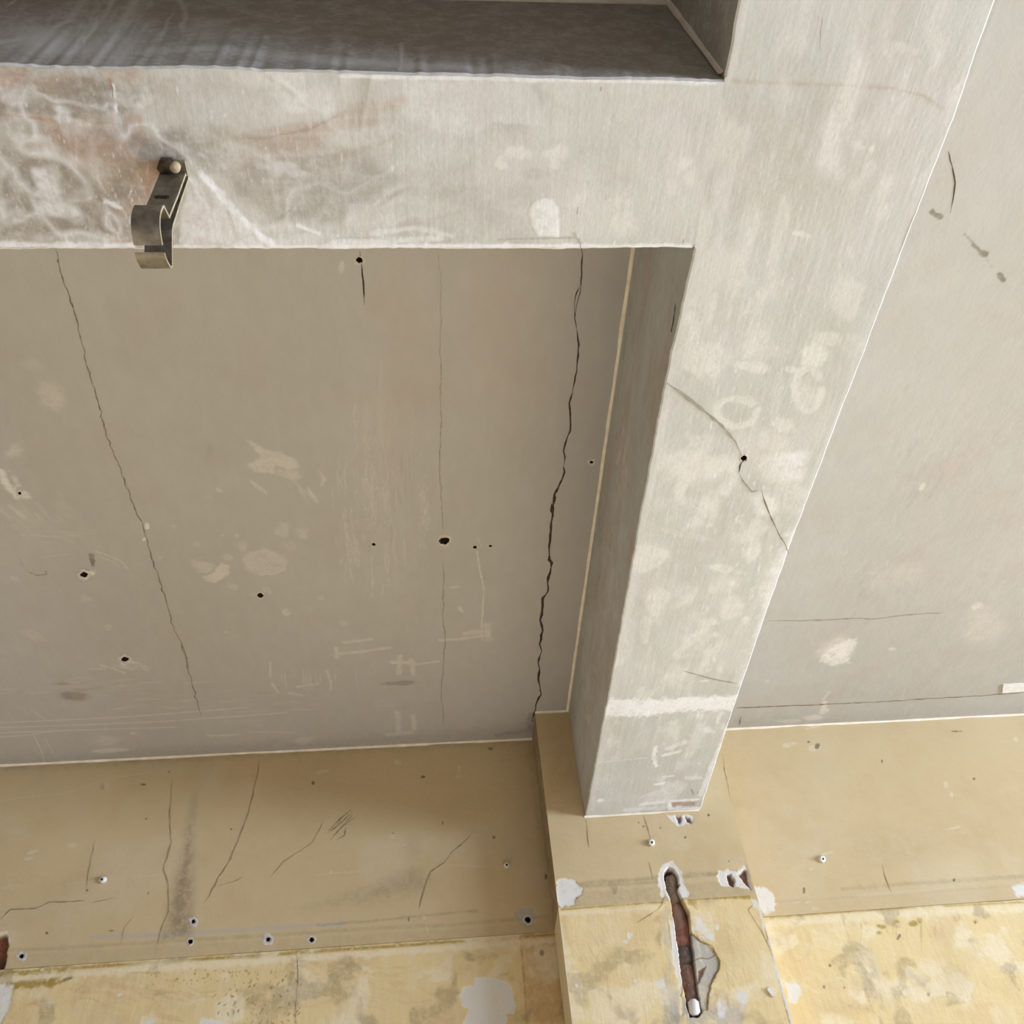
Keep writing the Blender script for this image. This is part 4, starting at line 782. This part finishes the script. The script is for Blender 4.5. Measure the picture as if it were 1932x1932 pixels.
# chipped hollow on the right of the chase, grey render with cracks
L_.poly('G', 1., [(1302, 1758), (1318, 1772), (1340, 1784), (1350, 1800), (1358, 1812), (1356, 1828), (1344, 1850), (1336, 1880), (1334, 1905), (1322, 1910), (1318, 1880), (1310, 1830)], 2, 3, -4)
L_.poly('R', .9, [(1318, 1830), (1332, 1822), (1326, 1838), (1316, 1856)], 2, 2, -3)
for p in ([(1304, 1760), (1322, 1776), (1344, 1784), (1350, 1800), (1358, 1812), (1356, 1828), (1344, 1848), (1336, 1878), (1334, 1906)], [(1308, 1812), (1322, 1806), (1336, 1808), (1352, 1801)]):
    L_.stroke('D', .95, 2.6, p, .4, .5)
L_.poly('W', .9, [(1262, 1735), (1276, 1735), (1282, 1800), (1290, 1860), (1284, 1870), (1270, 1810)], 3, 4, -.8); L_.stroke('D', .6, 2.5, [(1260, 1734), (1268, 1790), (1272, 1800)], .5, .5); L_.stroke('D', .7, 3, [(1284, 1842), (1288, 1870), (1284, 1880)], .5, .5)
L_.poly('G', .9, [(1284, 1878), (1298, 1890), (1302, 1912), (1286, 1914)], 2, 3, -2)
# torn right edge
L_.stroke('W', .95, 9, [(1424, 1700), (1438, 1722), (1448, 1752), (1458, 1790), (1466, 1820), (1472, 1845), (1484, 1890), (1498, 1936)], .5, .8); L_.stroke('D', .7, 3, [(1436, 1712), (1444, 1750), (1452, 1790), (1466, 1826), (1470, 1850), (1480, 1892), (1490, 1930)], .5, .5)
L_.stroke('D', .8, 2.6, [(1412, 1718), (1424, 1738), (1436, 1756), (1446, 1776), (1452, 1790)], .5, .4); L_.stroke('D', .7, 2.4, [(1412, 1716), (1420, 1708)], .5, .3)
# the chase: a cut groove
CH_TOP = [(1254, 1646), (1262, 1636), (1272, 1640), (1278, 1652), (1281, 1668), (1279, 1680), (1284, 1692), (1300, 1722), (1304, 1765), (1309, 1800), (1314, 1850), (1320, 1888), (1326, 1908), (1318, 1918), (1302, 1918), (1296, 1890), (1288, 1850), (1282, 1800), (1277, 1765), (1270, 1722), (1266, 1694), (1258, 1676), (1254, 1660)]
for b_ in (pf, pl): b_.poly('R', 1., CH_TOP, 1.5, 1.5, -30)
pf.stroke('W', .9, 7, [(1250, 1690), (1246, 1660), (1252, 1634), (1268, 1628), (1282, 1644), (1286, 1664)], .6, .8)
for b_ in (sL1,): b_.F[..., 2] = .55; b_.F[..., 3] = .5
sL2.F[..., 0] = .6; sL2.F[..., 2] = .2
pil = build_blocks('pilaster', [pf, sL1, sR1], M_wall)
tag(pil, 'wall pilaster under the main beam, tan above, chipped yellow below with a brick chase', 'pilaster')
low = build_blocks('yellow_plaster', [pl, sL2, sR2], M_yel, pil); low['label'] = 'chipped yellow paint coat on the pilaster with white torn edges'
for p, wd in [([(1215, 1540), (1222, 1562), (1228, 1584)], 1.8), ([(1106, 1545), (1108, 1570), (1112, 1600)], 1.6), ([(1225, 1628), (1230, 1650), (1233, 1664)], 1.8), ([(1362, 1420), (1366, 1450), (1374, 1490), (1378, 1512)], 1.6)]: crack(pil, pf, p, wd, M_hairw, 1, 8, off=.0016)
crack(low, pl, [(1255, 1692), (1248, 1708), (1242, 1716)], 1.8, M_hairw, 1, 8, off=.0016)
crack(low, pl, [(1242, 1716), (1220, 1730), (1200, 1742)], 1.2, M_hairw, 1, 8, off=.0016)
bead(ceiling, (EX, PY, HC), (AX, PY, HC), (0, -1, 0), (0, 0, -1), .005, M_bead); bead(pil, (AX, PY, SZ), (BX, PY, SZ), (0, -1, 0), (0, 0, -1), .004, M_bead, 'plaster_edge')
# exposed brick at the bottom of the chase
def brick_mat(nm, c1, c2, c3):
    t = NT(nm, .95); n = t.noise(70, 5, .7); n2 = t.noise(18, 3, .6, off=(1, 2, 3))
    col = t.mix(t.ramp(n, .35, .65), c1, c2); col = t.mix(t.ramp(n2, .48, .6, 0, .7), col, c3); col = t.mix(t.ramp(n, .60, .72, 0, .5), col, srgb(190, 176, 160))
    t.bump([(n, .006)]); return t.done(col)
M_brick = brick_mat('red_brick', srgb(158, 104, 90), srgb(122, 86, 74), srgb(140, 116, 100)); M_brickg = brick_mat('brown_mortar', srgb(150, 128, 108), srgb(118, 100, 86), srgb(140, 122, 104))
M_brickd = brick_mat('dark_mortar', srgb(112, 98, 90), srgb(92, 80, 74), srgb(132, 100, 86)); M_brickb = brick_mat('brown_brick', srgb(140, 106, 92), srgb(112, 86, 76), srgb(150, 130, 112))
axis_pts = [(1267, 1646), (1270, 1672), (1276, 1700), (1286, 1742), (1292, 1780), (1297, 1815), (1302, 1850), (1308, 1884), (1311, 1912)]
wds = [9, 11, 10, 15, 14, 14, 14, 14, 12]
cuts = [0, 2, 4, 5, 8]
for ci in range(len(cuts)-1):
    a, b = cuts[ci], cuts[ci+1]; vs = []; fs = []; K = 7; N = (b-a)*5+1
    for i in range(N):
        f = a+i/5; k = min(int(f), len(axis_pts)-2); tt = f-k
        cx = axis_pts[k][0]*(1-tt)+axis_pts[k+1][0]*tt; cy = axis_pts[k][1]*(1-tt)+axis_pts[k+1][1]*tt; ww = wds[k]*(1-tt)+wds[k+1]*tt
        for j in range(K):
            s_ = -1+2*j/(K-1); c = pl.uv(cx+s_*ww, cy-s_*2)
            dep = .009+.007*s_*s_+.0025*random.Random(i*13+j+ci*99).uniform(-1, 1)+(.004 if i in (0, N-1) else 0)
            vs.append((c[0], PY+dep, c[1]))
    for i in range(N-1):
        for j in range(K-1): fs.append((i*K+j, i*K+j+1, (i+1)*K+j+1, (i+1)*K+j))
    mesh('exposed_brick', vs, fs, [M_brickg, M_brick, M_brickd, M_brickb][ci], pil, True)
# white conduit end in the chase
def tube(name, p0, p1, r, mat, parent=None, n=20, cap=True, inner=None, bev=.2):
    p0, p1 = np.array(p0, float), np.array(p1, float); d = (p1-p0); L = np.linalg.norm(d); d /= L
    a = np.cross(d, [0, 1, 0] if abs(d[1]) < .9 else [1, 0, 0]); a /= np.linalg.norm(a); b = np.cross(d, a)
    prof = [(0, r*(1-bev)), (r*bev, r), (L-r*bev, r), (L, r*(1-bev))]
    if inner: prof = [(r, inner*.9)]+[(0, inner)]+prof
    vs = []; fs = []
    for (h, q) in prof:
        for i in range(n):
            t = 2*math.pi*i/n; vs.append(p0+d*h+(a*math.cos(t)+b*math.sin(t))*q)
    for j in range(len(prof)-1):
        for i in range(n): fs.append((j*n+i, j*n+(i+1) % n, (j+1)*n+(i+1) % n, (j+1)*n+i))
    fs.append(tuple(range(n))); fs.append(tuple(range((len(prof)-1)*n, len(prof)*n)))
    return mesh(name, vs, fs, mat, parent, True)
c0 = pl.uv(1308, 1884); c1 = pl.uv(1313, 1914); r_ = 11*pl.scale(1308, 1895)
pipe = tube('conduit_end', (c0[0], PY+.007, c0[1]), (c1[0], PY+.007, c1[1]), r_, M_pipe, bev=.45)
tag(pipe, 'white plastic conduit stub at the bottom of the brick chase in the pilaster', 'conduit')

# ------------------------------------------------------------------ wall plugs
def plug(x, y, r, blk, label, tilt=(0, 0), square=False, ln=.010):
    c = blk.uv(x, y); sc = blk.scale(x, y); r = r*sc; p = np.zeros(3); p[blk.ax[0]], p[blk.ax[1]] = c; p[blk.axis] = blk.val
    root = bpy.data.objects.new('wall_plug', None); link(root); root.location = p
    tag(root, label, 'wall plug', 'white plastic wall plugs left in the frieze')
    d = blk.N+np.array([tilt[0], 0, tilt[1]]); d /= np.linalg.norm(d)
    tube('sleeve', -d*.004, d*ln, r, M_plug, root, 6 if not square else 4, bev=.12)
    tube('screw_hole', d*(ln-.0015), d*(ln+.0004), r*.38, M_pit, root, 10)
plug(196, 1660, 6.4, fr, 'white wall plug low in the left part of the frieze, left of the dark streak', (-.2, -.3))
plug(955, 1633, 6.4, fr, 'white square-ended wall plug beside the inner corner left of the pilaster', (.1, -.3), True)
plug(1228, 1590, 6.4, pf, 'white wall plug on the pilaster face just below the main beam', (.1, -.4))
plug(1549, 1621, 6.4, fr, 'white wall plug on the frieze to the right of the pilaster', (.3, -.4))
# a flake of plaster standing off the yellow coat
q = [pl.uv(*p) for p in ((1446, 1868), (1452, 1864), (1460, 1882), (1455, 1880))]
vs = [(c[0], PY-.0015-.0, c[1]) for c in q]+[(c[0]*1., PY-.007, c[1]) for c in q]
fl = mesh('plaster_flake', vs, [(0, 1, 2, 3), (4, 5, 6, 7), (0, 1, 5, 4), (1, 2, 6, 5), (2, 3, 7, 6), (3, 0, 4, 7)], M_tab)
tag(fl, 'tiny white plaster wedge stuck on the yellow paint near the pilaster right edge', 'plaster flake')

# ------------------------------------------------------------------ STEEL HANGER under the cross beam
pr = at(354, 326, 2, SZ); XRt = pr[0]
def yz(px, py): p = at(px, py, 0, XRt); return np.array([p[1], p[2]])
Wst = abs(at(306, 326, 2, SZ)[0]-XRt)
def sheet(name, prof, w, th, parent, x0=None, taper=None):
    """a strip of sheet metal: the profile (y, z) swept sideways, with its bright cut edges"""
    x0 = XRt if x0 is None else x0
    prof = [np.array(p) for p in prof]; n = len(prof); A, Bq = [], []
    for i in range(n):
        d = prof[min(i+1, n-1)]-prof[max(i-1, 0)]; d /= np.linalg.norm(d)+1e-9; nn = np.array([d[1], -d[0]])
        A.append(prof[i]+nn*th/2); Bq.append(prof[i]-nn*th/2)
    vs = []
    for x in (x0, x0-w):
        for q_ in A+Bq: vs.append((x, q_[0], q_[1]))
    m_ = 2*n; fs = []; mi = []
    for i in range(n-1):
        fs += [(i, i+1, m_+i+1, m_+i), (n+i+1, n+i, m_+n+i, m_+n+i+1)]; mi += [0, 0]
        fs += [(i+1, i, n+i, n+i+1), (m_+i, m_+i+1, m_+n+i+1, m_+n+i)]; mi += [1, 1]
    fs += [(0, m_, m_+n, n), (n-1, 2*n-1, m_+2*n-1, m_+n-1)]; mi += [1, 1]
    o = mesh(name, vs, fs, M_steel, parent); o.data.materials.append(M_edge)
    for k, p in zip(mi, o.data.polygons): p.material_index = k
    return o
def curve(pts, n=6):
    pts = [np.array(p, float) for p in pts]; out = []
    for i in range(len(pts)-1):
        p0 = pts[max(i-1, 0)]; p1 = pts[i]; p2 = pts[i+1]; p3 = pts[min(i+2, len(pts)-1)]
        for k in range(n):
            t = k/n; out.append(.5*((2*p1)+(-p0+p2)*t+(2*p0-5*p1+4*p2-p3)*t*t+(-p0+3*p1-3*p2+p3)*t**3))
    out.append(pts[-1]); return out
hanger = bpy.data.objects.new('steel_hanger', None); link(hanger)
tag(hanger, 'bent tarnished steel strap hanger hanging from the underside of the cross beam', 'hanger')
topb = yz(357, 326)
sheet('back_strap', [topb]+[yz(*p) for p in ((355, 340), (340, 384), (327, 425), (325, 436))]+curve([yz(*p) for p in ((325, 440), (325, 470), (325, 500))], 4), Wst, .0034, hanger)
sheet('front_strap', [yz(351, 328), yz(335, 372), yz(322, 404), yz(320, 410), yz(316, 402), yz(310, 390)]+curve([yz(*p) for p in ((308, 390), (303, 404), (302, 425), (304, 445), (307, 462))], 5), Wst, .0036, hanger)
sheet('bottom_lip', curve([yz(*p) for p in ((311, 477), (314, 488), (319, 499), (323, 504), (326, 500), (326, 492))], 4), Wst*1.06, .0032, hanger)
# foot against the beam, bolt and slot
fp = at(330, 316, 2, SZ)
sheet('foot_plate', [(pr[1]+.002, SZ-.0015), (pr[1]-.016, SZ-.0015)], Wst, .003, hanger)
bc = at(318, 312, 2, SZ)
tube('bolt', (bc[0], pr[1]-.010, SZ-.001), (bc[0], pr[1]-.010, SZ-.014), .0125, M_bolt, hanger, 6, bev=.15)
tube('bolt_tip', (bc[0]+.011, pr[1]-.012, SZ-.006), (bc[0]+.011, pr[1]-.012, SZ-.018), .0065, M_bolthead, hanger, 10, bev=.3)
s0 = yz(334, 376); xm = XRt-Wst*.52
sl_ = [(xm-.008, s0[0]-.0036, s0[1]-.0028), (xm+.006, s0[0]-.0036, s0[1]-.0028), (xm+.008, s0[0]-.0036, s0[1]), (xm+.006, s0[0]-.0036, s0[1]+.0028), (xm-.008, s0[0]-.0036, s0[1]+.0028), (xm-.010, s0[0]-.0036, s0[1])]
HANG_SLOT = mesh('slot', sl_+[(v[0], v[1]+.004, v[2]) for v in sl_], [(0, 1, 2, 3, 4, 5)]+[(i, (i+1) % 6, 6+(i+1) % 6, 6+i) for i in range(6)], M_pit, hanger)

# ------------------------------------------------------------------ REST OF THE ROOM
T = .15
fl_ = mesh('floor', *boxes([((XL-T, YF-T, -.1), (XR+T, WY+T, 0))]), M_floor); tag(fl_, kind='structure')
o = mesh('wall_left', *boxes([((XL-T, YF-T, 0), (XL, WY, HC))]), M_room); tag(o, kind='structure')
o = mesh('wall_front', *boxes([((XL, YF-T, 0), (XR, YF, HC))]), M_dark); tag(o, kind='structure')
y0, y1, z0, z1 = WIN['y0'], WIN['y1'], WIN['z0'], WIN['z1']
o = mesh('wall_right', *boxes([((XR, YF-T, 0), (XR+T, y0, HC)), ((XR, y1, 0), (XR+T, WY, HC)), ((XR, y0, 0), (XR+T, y1, z0)), ((XR, y0, z1), (XR+T, y1, HC))]), M_room); tag(o, kind='structure')
fw = .05; bl = []
for a, b in (((y0, z0), (y1, z0+fw)), ((y0, z1-fw), (y1, z1)), ((y0, z0), (y0+fw, z1)), ((y1-fw, z0), (y1, z1)), (((y0+y1)/2-.03, z0), ((y0+y1)/2+.03, z1))):
    bl.append(((XR+.02, a[0], a[1]), (XR+.07, b[0], b[1])))
o = mesh('window_1', *boxes(bl), M_frame); tag(o, kind='structure')
o = mesh('roof_slab', *boxes([((XL-T, YF-T, HC+.06), (XR+T, WY+T, HC+.2))]), M_room); tag(o, kind='structure')
o = mesh('wall_core', *boxes([((XL-T, WY+.045, 0), (XR+T, WY+.2, HC+.06))]), M_room); tag(o, kind='structure')
